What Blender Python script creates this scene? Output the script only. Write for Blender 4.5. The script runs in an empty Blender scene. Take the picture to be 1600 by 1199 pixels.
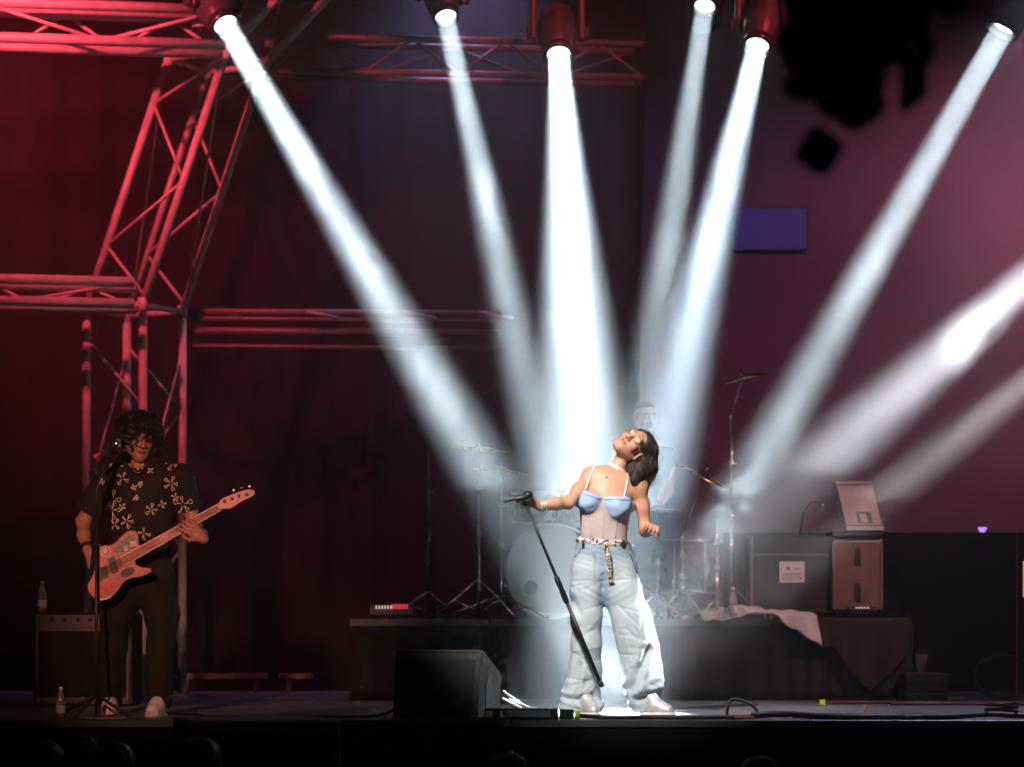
import bpy, math, random
import numpy as np
from mathutils import Vector, Matrix, Euler
from mathutils.bvhtree import BVHTree
random.seed(7); RNG = np.random.default_rng(7)
sc = bpy.context.scene
C = sc.collection

# ------------------------------------------------------------------ camera, night sky, exposure
F = 3920.0; HY = 980.0; CH = 0.5; CY = -14.0     # focal length in photo pixels, horizon row, eye height above the deck, camera y


def P(px, py, D):
    """world point at distance D from the camera plane, seen at photo pixel (px, py)"""
    return Vector(((px - 800) / F * D, CY + D, CH + (HY - py) / F * D))


cam = bpy.data.cameras.new('camera'); cam_o = bpy.data.objects.new('camera', cam); C.objects.link(cam_o)
cam_o.location = (0, CY, CH); cam_o.rotation_euler = (math.pi / 2, 0, 0)
cam.sensor_width = 36; cam.lens = 36 * F / 1600; cam.shift_y = (HY - 599.5) / 1600; cam.clip_end = 600
cam.dof.use_dof = True; cam.dof.focus_distance = 14.0; cam.dof.aperture_fstop = 1.9
sc.camera = cam_o
world = bpy.data.worlds.new('World'); sc.world = world; world.use_nodes = True
wn = world.node_tree
sky = wn.nodes.new('ShaderNodeTexSky'); sky.sky_type = 'NISHITA'; sky.sun_disc = False
sky.sun_elevation = math.radians(-4); sky.sun_rotation = math.radians(200)
wn.nodes['Background'].inputs[1].default_value = 0.004
wn.links.new(sky.outputs[0], wn.nodes['Background'].inputs[0])
vs = sc.view_settings
vs.view_transform = 'Standard'; vs.look = 'None'; vs.gamma = 1; vs.exposure = 0.0
sc.render.engine = 'CYCLES'
cy = sc.cycles
cy.use_denoising = True; cy.use_adaptive_sampling = True; cy.adaptive_threshold = .025; cy.adaptive_min_samples = 24; cy.volume_bounces = 0; cy.max_bounces = 5; cy.diffuse_bounces = 2; cy.glossy_bounces = 2
cy.transmission_bounces = 6; cy.transparent_max_bounces = 8; cy.volume_step_rate = 1.0; cy.volume_max_steps = 128
cy.sample_clamp_indirect = 6.0; cy.caustics_reflective = False; cy.caustics_refractive = False


# ------------------------------------------------------------------ helpers: materials
def mat(name, col, rough=.55, metal=0., var=.25, scale=8., bump=.0, bscale=60., emit=None, estr=0., attr=None,
        trans=0., coat=0., aniso=None, spec=None, sheen=0., sss=0., alpha=1.):
    m = bpy.data.materials.new(name); m.use_nodes = True
    nt = m.node_tree; b = nt.nodes['Principled BSDF']
    b.inputs['Roughness'].default_value = rough; b.inputs['Metallic'].default_value = metal
    b.inputs['Transmission Weight'].default_value = trans; b.inputs['Coat Weight'].default_value = coat
    b.inputs['Sheen Weight'].default_value = sheen; b.inputs['Alpha'].default_value = alpha
    if spec is not None: b.inputs['Specular IOR Level'].default_value = spec
    if sss:
        b.inputs['Subsurface Weight'].default_value = sss; b.inputs['Subsurface Radius'].default_value = (.012, .005, .003)
    tc = nt.nodes.new('ShaderNodeTexCoord')
    mp = nt.nodes.new('ShaderNodeMapping'); nt.links.new(tc.outputs['Object'], mp.inputs[0])
    if aniso: mp.inputs['Scale'].default_value = aniso
    nz = nt.nodes.new('ShaderNodeTexNoise'); nz.inputs['Scale'].default_value = scale; nz.inputs['Detail'].default_value = 6
    nt.links.new(mp.outputs[0], nz.inputs['Vector'])
    rmp = nt.nodes.new('ShaderNodeMapRange')
    rmp.inputs['From Min'].default_value = .3; rmp.inputs['From Max'].default_value = .7
    rmp.inputs['To Min'].default_value = 1 - var; rmp.inputs['To Max'].default_value = 1 + var
    nt.links.new(nz.outputs['Fac'], rmp.inputs['Value'])
    mix = nt.nodes.new('ShaderNodeMix'); mix.data_type = 'RGBA'; mix.blend_type = 'MULTIPLY'; mix.inputs[0].default_value = 1
    if attr:
        a = nt.nodes.new('ShaderNodeAttribute'); a.attribute_name = attr
        nt.links.new(a.outputs['Color'], mix.inputs[6])
    else:
        mix.inputs[6].default_value = (*col, 1)
    nt.links.new(rmp.outputs[0], mix.inputs[7])
    nt.links.new(mix.outputs[2], b.inputs['Base Color'])
    rr = nt.nodes.new('ShaderNodeMapRange'); rr.inputs['To Min'].default_value = max(.02, rough - .12); rr.inputs['To Max'].default_value = min(1, rough + .12)
    nt.links.new(nz.outputs['Fac'], rr.inputs['Value']); nt.links.new(rr.outputs[0], b.inputs['Roughness'])
    if bump:
        n2 = nt.nodes.new('ShaderNodeTexNoise'); n2.inputs['Scale'].default_value = bscale; n2.inputs['Detail'].default_value = 4
        nt.links.new(mp.outputs[0], n2.inputs['Vector'])
        bp = nt.nodes.new('ShaderNodeBump'); bp.inputs['Strength'].default_value = bump; bp.inputs['Distance'].default_value = .01
        nt.links.new(n2.outputs['Fac'], bp.inputs['Height']); nt.links.new(bp.outputs[0], b.inputs['Normal'])
    if emit:
        b.inputs['Emission Color'].default_value = (*emit, 1); b.inputs['Emission Strength'].default_value = estr
    return m


M = {}
M['deck'] = mat('stage deck vinyl', (.13, .13, .14), .42, var=.35, scale=3, bump=.15, bscale=25)
M['ground'] = mat('asphalt', (.05, .05, .05), .8, scale=2, bump=.3)
M['black_cloth'] = mat('black molton cloth', (.014, .013, .015), .9, var=.3, scale=4, bump=.35, bscale=18, aniso=(1, 1, .25), spec=.2)
M['skirt_cloth'] = mat('dark red brown cloth', (.026, .013, .013), .9, var=.3, scale=4, bump=.35, bscale=18, aniso=(1, 1, .25), spec=.2)
M['wall'] = mat('painted back wall', (.13, .12, .13), .85, var=.35, scale=.7, bump=.2, bscale=3)
M['alu'] = mat('aluminium truss tube', (.60, .59, .59), .5, .12, var=.18, scale=14, bump=.08, bscale=40)
M['alu_dark'] = mat('dull grey rail', (.2, .19, .19), .5, .3, var=.2, scale=10)
M['black_metal'] = mat('black painted metal', (.022, .022, .024), .42, .1, var=.3, scale=20, bump=.05)
M['black_plastic'] = mat('black plastic', (.02, .02, .021), .45, var=.25, scale=30, bump=.12, bscale=300)
M['housing'] = mat('dark grey lamp housing', (.07, .07, .072), .38, .0, var=.25, scale=20, bump=.05)
M['rubber'] = mat('black rubber cable', (.016, .016, .017), .5, var=.2)
M['chrome'] = mat('chrome hardware', (.78, .77, .76), .2, 1., var=.08, scale=30)
M['lens_ring'] = mat('lens ring', (.05, .05, .055), .22, .3)
M['mic_black'] = mat('black microphone', (.007, .007, .008), .4)
M['hair_r'] = mat('reddish brown strands', (.04, .015, .011), .45, var=.3)
M['lens'] = mat('lit lens', (1, 1, 1), .2, emit=(.93, .97, 1), estr=22)
M['drum_head'] = mat('white drum skin', (.72, .70, .68), .5, var=.06, scale=5)
M['drum_shell'] = mat('dark drum shell', (.05, .02, .02), .25, coat=.5)
M['brass'] = mat('cymbal bronze', (.6, .42, .2), .28, 1., var=.15, scale=20)
M['cab_paint'] = mat('wedge textured paint', (.19, .195, .2), .6, var=.2, scale=25, bump=.3, bscale=180)
M['grille'] = mat('perforated grille', (.13, .135, .14), .55, .1, var=.3, scale=90, bump=.5, bscale=240)
M['brown_box'] = mat('brown vinyl cabinet', (.17, .085, .08), .6, var=.25, scale=9, bump=.15)
M['pale_box'] = mat('pale grey cabinet paint', (.56, .45, .45), .5, var=.12, scale=7, bump=.05)
M['pale_trim'] = mat('pale trim', (.6, .54, .54), .45, var=.1)
M['paper'] = mat('white paper', (.75, .73, .68), .8, var=.05)
M['ink'] = mat('printed ink', (.05, .05, .05), .8)
M['towel'] = mat('white terry towel', (.62, .61, .60), .95, var=.12, scale=12, bump=.6, bscale=160, sheen=.3)
M['bottle'] = mat('clear plastic bottle', (.85, .88, .88), .12, trans=.75, var=.03)
M['label_white'] = mat('white bottle label', (.7, .68, .64), .6, var=.1)
M['cap'] = mat('white cap', (.7, .7, .7), .4)
M['cup'] = mat('paper cup', (.5, .3, .24), .6, var=.1)
M['tape_y'] = mat('yellow green tape', (.5, .6, .04), .5)
M['tape_w'] = mat('white tape', (.75, .75, .75), .6)
M['tape_r'] = mat('red tape', (.7, .06, .05), .5)
M['cable_red'] = mat('dark red cable', (.16, .02, .02), .45)
M['tape_o'] = mat('orange tape', (.75, .3, .04), .5)
M['tape_b'] = mat('blue tape', (.1, .2, .65), .5)
M['bar_face'] = mat('grey bar front', (.14, .15, .17), .35, var=.15)
M['led_w'] = mat('white led', (1, 1, 1), .3, emit=(1, .85, .75), estr=.6)
M['led_r'] = mat('red led', (1, .1, .1), .3, emit=(1, .06, .1), estr=.7)
M['led_y'] = mat('yellow led', (1, .6, .1), .3, emit=(1, .6, .12), estr=1.2)
M['led_v'] = mat('violet lamp', (.4, .2, 1), .3, emit=(.40, .2, 1), estr=2.2)
M['screen_b'] = mat('blue screen', (.03, .03, .06), .5, emit=(.05, .05, .34), estr=.32, var=.3, scale=3, aniso=(1, 1, 14))
M['skin'] = mat('skin', (1, 1, 1), .5, attr='Col', var=.06, scale=25, sss=.12, bump=.04, bscale=200)
M['hair_d'] = mat('dark brown hair', (.017, .008, .007), .48, var=.5, scale=60, bump=.7, bscale=90, aniso=(1, 1, .12))
M['hair_k'] = mat('black curly hair', (.012, .009, .008), .6, var=.4, scale=40, bump=.4)
M['denim'] = mat('washed pale denim', (1, 1, 1), .85, attr='Col', var=.12, scale=16, bump=.35, bscale=260)
M['sheer'] = mat('sheer beige mesh', (.47, .38, .37), .75, var=.12, scale=10, bump=.1, bscale=240)
M['satin'] = mat('light blue satin', (.33, .48, .72), .68, var=.08, scale=9, bump=.06, bscale=70)
M['strap_w'] = mat('white satin strap', (.75, .76, .8), .4, var=.05)
M['gem'] = mat('rhinestones', (.85, .85, .9), .12, .15, var=.35, scale=200, coat=.6)
M['gem_w'] = mat('amber rhinestones', (.62, .5, .4), .14, .2, var=.5, scale=200, coat=.6)
M['gem_d'] = mat('dark sequins', (.09, .05, .04), .2, .2, coat=.5)
M['gold'] = mat('gold', (.8, .58, .28), .25, 1.)
M['shoe_w'] = mat('white leather', (.85, .84, .82), .5, var=.1, scale=20, bump=.1)
M['shoe_s'] = mat('silver sneaker', (.6, .62, .64), .35, .35, var=.25, scale=30, bump=.15)
M['sole'] = mat('white rubber sole', (.75, .74, .72), .6, var=.08)
M['shirt_k'] = mat('black printed shirt', (.007, .007, .0075), .85, var=.3, bump=.25, bscale=25)
M['print'] = mat('cream flower print', (.82, .72, .58), .85, var=.15)
M['trouser_k'] = mat('black trousers', (.005, .0048, .005), .9, var=.3, bump=.25, bscale=20)
M['bass_wood'] = mat('salmon painted bass wood', (.38, .10, .06), .35, var=.4, scale=14, coat=.4)
M['neck_wood'] = mat('maple neck', (.6, .30, .2), .4, var=.12, scale=30, aniso=(.2, 1, 1))
M['sticker_a'] = mat('cream sticker', (.6, .5, .42), .5, var=.4, scale=60)
M['sticker_b'] = mat('green patterned sticker', (.16, .2, .13), .5, var=.7, scale=70)
M['sticker_c'] = mat('red patterned sticker', (.42, .07, .05), .5, var=.6, scale=70)
M['rig_black'] = mat('matt black rigging', (.006, .006, .006), .9, var=.2)
M['head_dark'] = mat('dark hair', (.01, .009, .009), .6, bump=.4)


# ------------------------------------------------------------------ helpers: objects
WM = {}


def link(o, parent=None):
    C.objects.link(o)
    if parent is not None:
        o.parent = parent; o.matrix_parent_inverse = WM[parent.name].inverted()
        WM[o.name] = Matrix.Identity(4)
    else:
        WM[o.name] = Matrix.Translation(o.location)
    return o


def thing(name, label, cat, loc=(0, 0, 0), group=None):
    o = bpy.data.objects.new(name, None); o.location = loc; o.empty_display_size = .1
    link(o); tag(o, label, cat, group); return o


def tag(o, label, cat, group=None):
    o['label'] = label; o['category'] = cat
    if group: o['group'] = group
    return o


def copy_tree(o, parent=None):
    c = o.copy(); C.objects.link(c)
    if parent is not None: c.parent = parent
    for ch in o.children: copy_tree(ch, c)
    return c


class MB:
    def __init__(s): s.v = []; s.f = []; s.sm = []

    def add(s, v, f, smooth=False):
        n = len(s.v); s.v += [tuple(p) for p in v]; s.f += [tuple(i + n for i in q) for q in f]; s.sm += [smooth] * len(f); return s

    def box(s, c, h, R=None, bev=0.):
        """box with half sizes h about c, optional rotation, optional chamfer"""
        c = Vector(c); R = R or Matrix.Identity(3); v = []; f = []
        if bev <= 0:
            for x in (-1, 1):
                for y in (-1, 1):
                    for z in (-1, 1): v.append(c + R @ Vector((x * h[0], y * h[1], z * h[2])))
            f = [(0, 1, 3, 2), (4, 6, 7, 5), (0, 4, 5, 1), (2, 3, 7, 6), (0, 2, 6, 4), (1, 5, 7, 3)]
        else:
            b = bev
            def ring(hx, hy, z):
                return [(-hx + b, -hy, z), (hx - b, -hy, z), (hx, -hy + b, z), (hx, hy - b, z), (hx - b, hy, z), (-hx + b, hy, z), (-hx, hy - b, z), (-hx, -hy + b, z)]
            rs = [ring(h[0] - b, h[1] - b, -h[2]), ring(h[0], h[1], -h[2] + b), ring(h[0], h[1], h[2] - b), ring(h[0] - b, h[1] - b, h[2])]
            v = [c + R @ Vector(p) for r in rs for p in r]
            f = [tuple(reversed(range(8))), tuple(range(24, 32))]
            for k in range(3):
                for i in range(8): f.append((k * 8 + i, k * 8 + (i + 1) % 8, k * 8 + 8 + (i + 1) % 8, k * 8 + 8 + i))
        return s.add(v, f)

    def tube(s, pts, r, n=8, cap=True):
        pts = [Vector(p) for p in pts]; m = len(pts)
        rr = r if isinstance(r, (list, tuple)) else [r] * m
        v = []; f = []; up = None
        for i, p in enumerate(pts):
            d = (pts[min(i + 1, m - 1)] - pts[max(i - 1, 0)])
            d = d.normalized() if d.length > 1e-9 else Vector((0, 0, 1))
            if up is None: up = d.orthogonal().normalized()
            a = (up - d * up.dot(d)); a = a.normalized() if a.length > 1e-6 else d.orthogonal().normalized()
            up = a; b = d.cross(a)
            for k in range(n):
                t = 2 * math.pi * k / n; v.append(p + (a * math.cos(t) + b * math.sin(t)) * rr[i])
        for i in range(m - 1):
            for k in range(n): f.append((i * n + k, i * n + (k + 1) % n, (i + 1) * n + (k + 1) % n, (i + 1) * n + k))
        s.add(v, f, True)
        if cap:
            k0 = len(s.v) - len(v)
            s.f += [tuple(k0 + i for i in reversed(range(n))), tuple(k0 + (m - 1) * n + i for i in range(n))]; s.sm += [False, False]
        return s

    def lathe(s, prof, c=(0, 0, 0), axis=(0, 0, 1), n=24, smooth=True):
        """profile of (radius, height along axis)"""
        q = Vector((0, 0, 1)).rotation_difference(Vector(axis).normalized()); c = Vector(c); v = []; f = []
        for r, h in prof:
            for k in range(n):
                t = 2 * math.pi * k / n; v.append(c + q @ Vector((max(r, 1e-4) * math.cos(t), max(r, 1e-4) * math.sin(t), h)))
        for i in range(len(prof) - 1):
            for k in range(n): f.append((i * n + k, i * n + (k + 1) % n, (i + 1) * n + (k + 1) % n, (i + 1) * n + k))
        return s.add(v, f, smooth)

    def prism(s, poly, th, o=(0, 0, 0), ax=(1, 0, 0), ay=(0, 0, 1), bev=0.):
        """polygon (a, b) in plane ax, ay about o, extruded by th along ax x ay; optional rounded rim"""
        ax = Vector(ax); ay = Vector(ay); nn = ax.cross(ay).normalized(); o = Vector(o); n = len(poly)
        ar = sum(poly[i][0] * poly[(i + 1) % n][1] - poly[(i + 1) % n][0] * poly[i][1] for i in range(n))
        if ar < 0: poly = poly[::-1]
        cx = sum(p[0] for p in poly) / n; cyy = sum(p[1] for p in poly) / n
        def sh(p, b):
            d = math.hypot(p[0] - cx, p[1] - cyy) or 1
            return (p[0] - (p[0] - cx) / d * b, p[1] - (p[1] - cyy) / d * b)
        lay = [(0, 0), (th, 0)] if bev <= 0 else [(0, bev), (bev, 0), (th - bev, 0), (th, bev)]
        v = []
        for h, b in lay: v += [o + ax * q[0] + ay * q[1] + nn * h for q in (sh(p, b) for p in poly)]
        f = [tuple(reversed(range(n))), tuple((len(lay) - 1) * n + i for i in range(n))]
        for k in range(len(lay) - 1):
            for i in range(n): f.append((k * n + i, k * n + (i + 1) % n, (k + 1) * n + (i + 1) % n, (k + 1) * n + i))
        return s.add(v, f)

    def ball(s, c, r, n=10, m=7, R=None):
        rx, ry, rz = (r, r, r) if not isinstance(r, (tuple, list)) else r
        R = R or Matrix.Identity(3); c = Vector(c); v = []; f = []
        for i in range(m + 1):
            t = math.pi * i / m
            for k in range(n):
                a = 2 * math.pi * k / n; st = max(math.sin(t), 1e-3)
                v.append(c + R @ Vector((rx * st * math.cos(a), ry * st * math.sin(a), rz * math.cos(t))))
        for i in range(m):
            for k in range(n): f.append((i * n + k, (i + 1) * n + k, (i + 1) * n + (k + 1) % n, i * n + (k + 1) % n))
        return s.add(v, f, True)

    def grid(s, fn, nu, nv, smooth=True):
        v = [fn(i / nu, j / nv) for j in range(nv + 1) for i in range(nu + 1)]
        f = [(j * (nu + 1) + i, j * (nu + 1) + i + 1, (j + 1) * (nu + 1) + i + 1, (j + 1) * (nu + 1) + i) for j in range(nv) for i in range(nu)]
        return s.add(v, f, smooth)

    def build(s, name, m, parent=None, solid=0.):
        me = bpy.data.meshes.new(name); me.from_pydata(s.v, [], s.f)
        me.polygons.foreach_set('use_smooth', s.sm); me.materials.append(M[m] if isinstance(m, str) else m); me.update()
        o = bpy.data.objects.new(name, me); link(o, parent)
        if solid:
            md = o.modifiers.new('thickness', 'SOLIDIFY'); md.thickness = solid; md.offset = 0
        return o


def structure(o): o['kind'] = 'structure'; return o


# ------------------------------------------------------------------ helpers: smooth-union bodies meshed with surface nets
class SDF:
    def __init__(s, lo, hi, h):
        s.lo = np.array(lo, float); s.h = h
        s.n = np.ceil((np.array(hi, float) - s.lo) / h).astype(int) + 1
        s.f = np.full(tuple(s.n), 1e3, np.float32)

    def _reg(s, lo, hi):
        a = np.clip(np.floor((np.array(lo) - s.lo) / s.h).astype(int), 0, s.n); b = np.clip(np.ceil((np.array(hi) - s.lo) / s.h).astype(int) + 1, 0, s.n)
        sl = tuple(slice(a[i], b[i]) for i in range(3))
        ax = [(s.lo[i] + np.arange(a[i], b[i]) * s.h).astype(np.float32) for i in range(3)]
        return sl, ax[0][:, None, None], ax[1][None, :, None], ax[2][None, None, :]

    def _mix(s, sl, g, k, sub=False):
        f = s.f[sl]
        if f.size == 0: return
        if sub: f = -f
        if k > 0:
            h = np.maximum(k - np.abs(f - g), 0) / k; r = np.minimum(f, g) - h * h * k * .25
        else: r = np.minimum(f, g)
        s.f[sl] = -r if sub else r

    def cone(s, a, b, ra, rb=None, k=.03, sub=False, sq=None):
        """tapered capsule; sq squashes along y (depth) by that factor"""
        rb = ra if rb is None else rb; a = np.array(a, float); b = np.array(b, float); m = max(ra, rb) * (max(1, sq) if sq else 1) + k + 2 * s.h
        sl, X, Y, Z = s._reg(np.minimum(a, b) - m, np.maximum(a, b) + m)
        d = b - a; L2 = max(float(d @ d), 1e-9)
        qx, qy, qz = X - a[0], Y - a[1], Z - a[2]
        t = np.clip((qx * d[0] + qy * d[1] + qz * d[2]) / L2, 0, 1)
        ey = qy - t * d[1]
        if sq: ey = ey / sq
        g = np.sqrt((qx - t * d[0]) ** 2 + ey ** 2 + (qz - t * d[2]) ** 2) - (ra + (rb - ra) * t)
        s._mix(sl, g.astype(np.float32), k, sub)

    def chain(s, pts, rs, k=.03, sq=None):
        for i in range(len(pts) - 1): s.cone(pts[i], pts[i + 1], rs[i], rs[i + 1], k, sq=sq)

    def ell(s, c, r, R=None, k=.03, sub=False):
        c = np.array(c, float); r = np.array(r if isinstance(r, (tuple, list)) else (r, r, r), float); m = r.max() + k + 2 * s.h
        sl, X, Y, Z = s._reg(c - m, c + m)
        x, y, z = X - c[0], Y - c[1], Z - c[2]
        if R is not None:
            R = np.array(R); x, y, z = (R[0, 0] * x + R[1, 0] * y + R[2, 0] * z), (R[0, 1] * x + R[1, 1] * y + R[2, 1] * z), (R[0, 2] * x + R[1, 2] * y + R[2, 2] * z)
        k0 = np.sqrt((x / r[0]) ** 2 + (y / r[1]) ** 2 + (z / r[2]) ** 2); k1 = np.sqrt((x / r[0] ** 2) ** 2 + (y / r[1] ** 2) ** 2 + (z / r[2] ** 2) ** 2)
        g = k0 * (k0 - 1) / np.maximum(k1, 1e-6)
        s._mix(sl, g.astype(np.float32), k, sub)

    def cut(s, n, p, k=0.):
        """drop everything on the side n points to, from p"""
        n = np.array(n, float); n /= np.linalg.norm(n); p = np.array(p, float)
        sl, X, Y, Z = s._reg(s.lo, s.lo + s.n * s.h)
        g = (X - p[0]) * n[0] + (Y - p[1]) * n[1] + (Z - p[2]) * n[2]
        s.f = np.maximum(s.f, g.astype(np.float32))

    def mesh(s, name, m, parent=None, disp=None, paint=None, smooth=1):
        f = np.pad(s.f, 1, constant_values=1e3); lo = s.lo - s.h; neg = f < 0
        def cr(a, i, j, k): return a[i:a.shape[0] - 1 + i, j:a.shape[1] - 1 + j, k:a.shape[2] - 1 + k]
        cnt = np.zeros(tuple(d - 1 for d in f.shape), np.int8)
        offs = [(i, j, k) for i in (0, 1) for j in (0, 1) for k in (0, 1)]
        for o in offs: cnt += cr(neg, *o)
        act = np.argwhere((cnt > 0) & (cnt < 8)); idx = np.full(cnt.shape, -1, np.int64); idx[tuple(act.T)] = np.arange(len(act))
        val = np.stack([f[act[:, 0] + o[0], act[:, 1] + o[1], act[:, 2] + o[2]] for o in offs], 1)
        val = np.clip(val, -4 * s.h, 4 * s.h)
        acc = np.zeros((len(act), 3)); num = np.zeros(len(act))
        for ia, oa in enumerate(offs):
            for ib, ob in enumerate(offs):
                if ib <= ia or sum(abs(oa[q] - ob[q]) for q in range(3)) != 1: continue
                fa, fb = val[:, ia], val[:, ib]; x = (fa < 0) != (fb < 0)
                t = np.where(x, fa / np.where(fa == fb, 1, fa - fb), 0)[:, None]
                acc += np.where(x[:, None], np.array(oa) + (np.array(ob) - np.array(oa)) * t, 0); num += x
        V = (act + acc / num[:, None]) * s.h + lo
        Q = []
        for d in range(3):
            a = [slice(None)] * 3; b = [slice(None)] * 3; a[d] = slice(0, -1); b[d] = slice(1, None)
            e = np.argwhere(neg[tuple(a)] != neg[tuple(b)]); fl = neg[tuple(e.T)]
            u, w = (d + 1) % 3, (d + 2) % 3; c = []
            for du, dw in ((-1, -1), (0, -1), (0, 0), (-1, 0)):
                q = e.copy(); q[:, u] += du; q[:, w] += dw; c.append(idx[tuple(q.T)])
            q = np.stack(c, 1); q[~fl] = q[~fl][:, ::-1]; Q.append(q)
        Q = np.concatenate(Q); Q = Q[(Q >= 0).all(1)]
        for _ in range(smooth):
            S = np.zeros_like(V); n = np.zeros(len(V))
            for i in range(4):
                np.add.at(S, Q[:, i], V[Q[:, (i + 1) % 4]]); np.add.at(n, Q[:, i], 1)
            V = V * .5 + .5 * S / np.maximum(n, 1)[:, None]
        if disp is not None:
            nn = np.zeros_like(V); fn = np.cross(V[Q[:, 2]] - V[Q[:, 0]], V[Q[:, 3]] - V[Q[:, 1]])
            for i in range(4): np.add.at(nn, Q[:, i], fn)
            nn /= np.maximum(np.linalg.norm(nn, axis=1), 1e-12)[:, None]
            V = V + nn * disp(V, nn)[:, None]
        me = bpy.data.meshes.new(name); me.vertices.add(len(V)); me.vertices.foreach_set('co', V.astype(np.float32).ravel())
        me.loops.add(len(Q) * 4); me.loops.foreach_set('vertex_index', Q.astype(np.int32).ravel())
        me.polygons.add(len(Q)); me.polygons.foreach_set('loop_start', np.arange(0, len(Q) * 4, 4, dtype=np.int32))
        me.update(calc_edges=True); me.polygons.foreach_set('use_smooth', np.ones(len(Q), bool))
        if paint is not None:
            ca = me.color_attributes.new('Col', 'FLOAT_COLOR', 'POINT'); col = np.ones((len(V), 4), np.float32); col[:, :3] = paint(V)
            ca.data.foreach_set('color', col.ravel())
        me.materials.append(M[m]); me.validate(); me.update()
        o = bpy.data.objects.new(name, me); link(o, parent); return o


def sstep(a, b, x): t = np.clip((x - a) / (b - a), 0, 1); return t * t * (3 - 2 * t)


def vnoise(V, sc_, seed=0):
    """cheap smooth pseudo noise from sines"""
    r = np.random.default_rng(seed); out = np.zeros(len(V))
    for _ in range(7):
        d = r.normal(size=3); d *= sc_ * r.uniform(.6, 1.5) / np.linalg.norm(d); out += np.sin(V @ d + r.uniform(0, 6.28))
    return out / 7 * 1.8


def head_frame(yaw, pitch, roll):
    """local head axes: x to the head's left, y forward, z up; the neutral head faces the camera (-y)"""
    base = Matrix(((-1, 0, 0), (0, -1, 0), (0, 0, 1)))          # facing -y, x to camera left... mirrored fix below
    base = Matrix.Rotation(math.pi, 3, 'Z')
    return Matrix.Rotation(roll, 3, 'Y') @ Matrix.Rotation(yaw, 3, 'Z') @ base @ Matrix.Rotation(pitch, 3, 'X')


def add_head(S, c, R, sz=1., male=False):
    c = Vector(c)
    def L(x, y, z): return c + R @ (Vector((x, y, z)) * sz)
    Rn = [list(r) for r in R]
    def e(p, r, k=.02, sub=False): S.ell(L(*p), tuple(q * sz for q in r), Rn, k * sz, sub)
    def cn(a, b, ra, rb, k=.015, sub=False): S.cone(L(*a), L(*b), ra * sz, rb * sz, k * sz, sub)
    e((0, -.015, .032), (.074, .092, .080)); e((0, .03, -.03), (.058 if not male else .061, .060, .080), .03)
    e((0, .07, -.094), (.021, .018, .018), .03)
    for q in (-1, 1):
        cn((q * .05, .0, -.05), (q * .014, .068, -.092), .021, .017, .03)
        e((q * .038, .058, -.022), (.024, .022, .022), .02)
    cn((-.036, .076, .026), (.036, .076, .026), .015, .015, .02)
    for q in (-1, 1): e((q * .031, .102, .004), (.019, .017, .013), .016, True)
    for q in (-1, 1): e((q * .031, .0755, .003), (.0150, .0145, .0125), .004)
    cn((0, .086, .014), (0, .110, -.026), .0078, .0115, .012)
    for q in (-1, 1): e((q * .013, .098, -.031), (.009, .010, .008), .008)
    cn((-.018, .086, -.054), (.018, .086, -.054), .0055, .0055, .006); e((0, .092, -.054), (.014, .007, .006), .006)
    cn((-.014, .086, -.066), (.014, .086, -.066), .0065, .0065, .006); e((0, .091, -.066), (.012, .007, .006), .006)
    cn((-.024, .101, -.060), (.024, .101, -.060), .003, .003, .004, True)
    for q in (-1, 1):
        e((q * .074, -.012, -.006), (.010, .019, .031), .008); e((q * .084, -.006, -.004), (.006, .010, .018), .006, True)
        cn((q * .072, -.004, -.03), (q * .075, -.006, -.036), .008, .008, .006)


def paint_head(V, col, c, R, sz, lips, brow=(.02, .012, .01), lid=None, blush=None, skin=None):
    q = (V - np.array(c)) @ np.array([list(r) for r in R]) / sz
    x, y, z = np.abs(q[:, 0]), q[:, 1], q[:, 2]
    near = (np.abs(q) < .16).all(1)
    def mixin(w, c2):
        w = (w * near)[:, None]; col[:] = col * (1 - w) + np.array(c2) * w
    if blush is not None: mixin(np.exp(-(((x - .04) / .018) ** 2 + ((z + .022) / .016) ** 2)) * (y > .03) * .5, blush)
    if lid is not None: mixin(sstep(.9, .5, np.sqrt(((x - .031) / .020) ** 2 + ((z - .008) / .013) ** 2)) * (y > .05), lid)
    mixin(sstep(1.1, .8, np.sqrt((x / .024) ** 2 + ((z + .060) / .0125) ** 2)) * (y > .07), lips)
    mixin(sstep(1.1, .6, np.sqrt((x / .020) ** 2 + ((z + .0605) / .0025) ** 2)) * (y > .07) * .8, (.05, .015, .012))
    mixin(sstep(.0045, .002, np.abs(z - (.030 - 6 * (x - .028) ** 2 * 1.2))) * (x > .012) * (x < .05) * (y > .04) * .9, brow)
    mixin(sstep(.004, .0018, np.abs(z - (-.004 - 0 * x))) * (x > .016) * (x < .047) * (y > .05) * .85, brow)
    mixin(sstep(.006, .003, np.sqrt((x - .009) ** 2 + (z + .036) ** 2)) * (y > .085) * .7, (.06, .02, .015))


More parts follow.
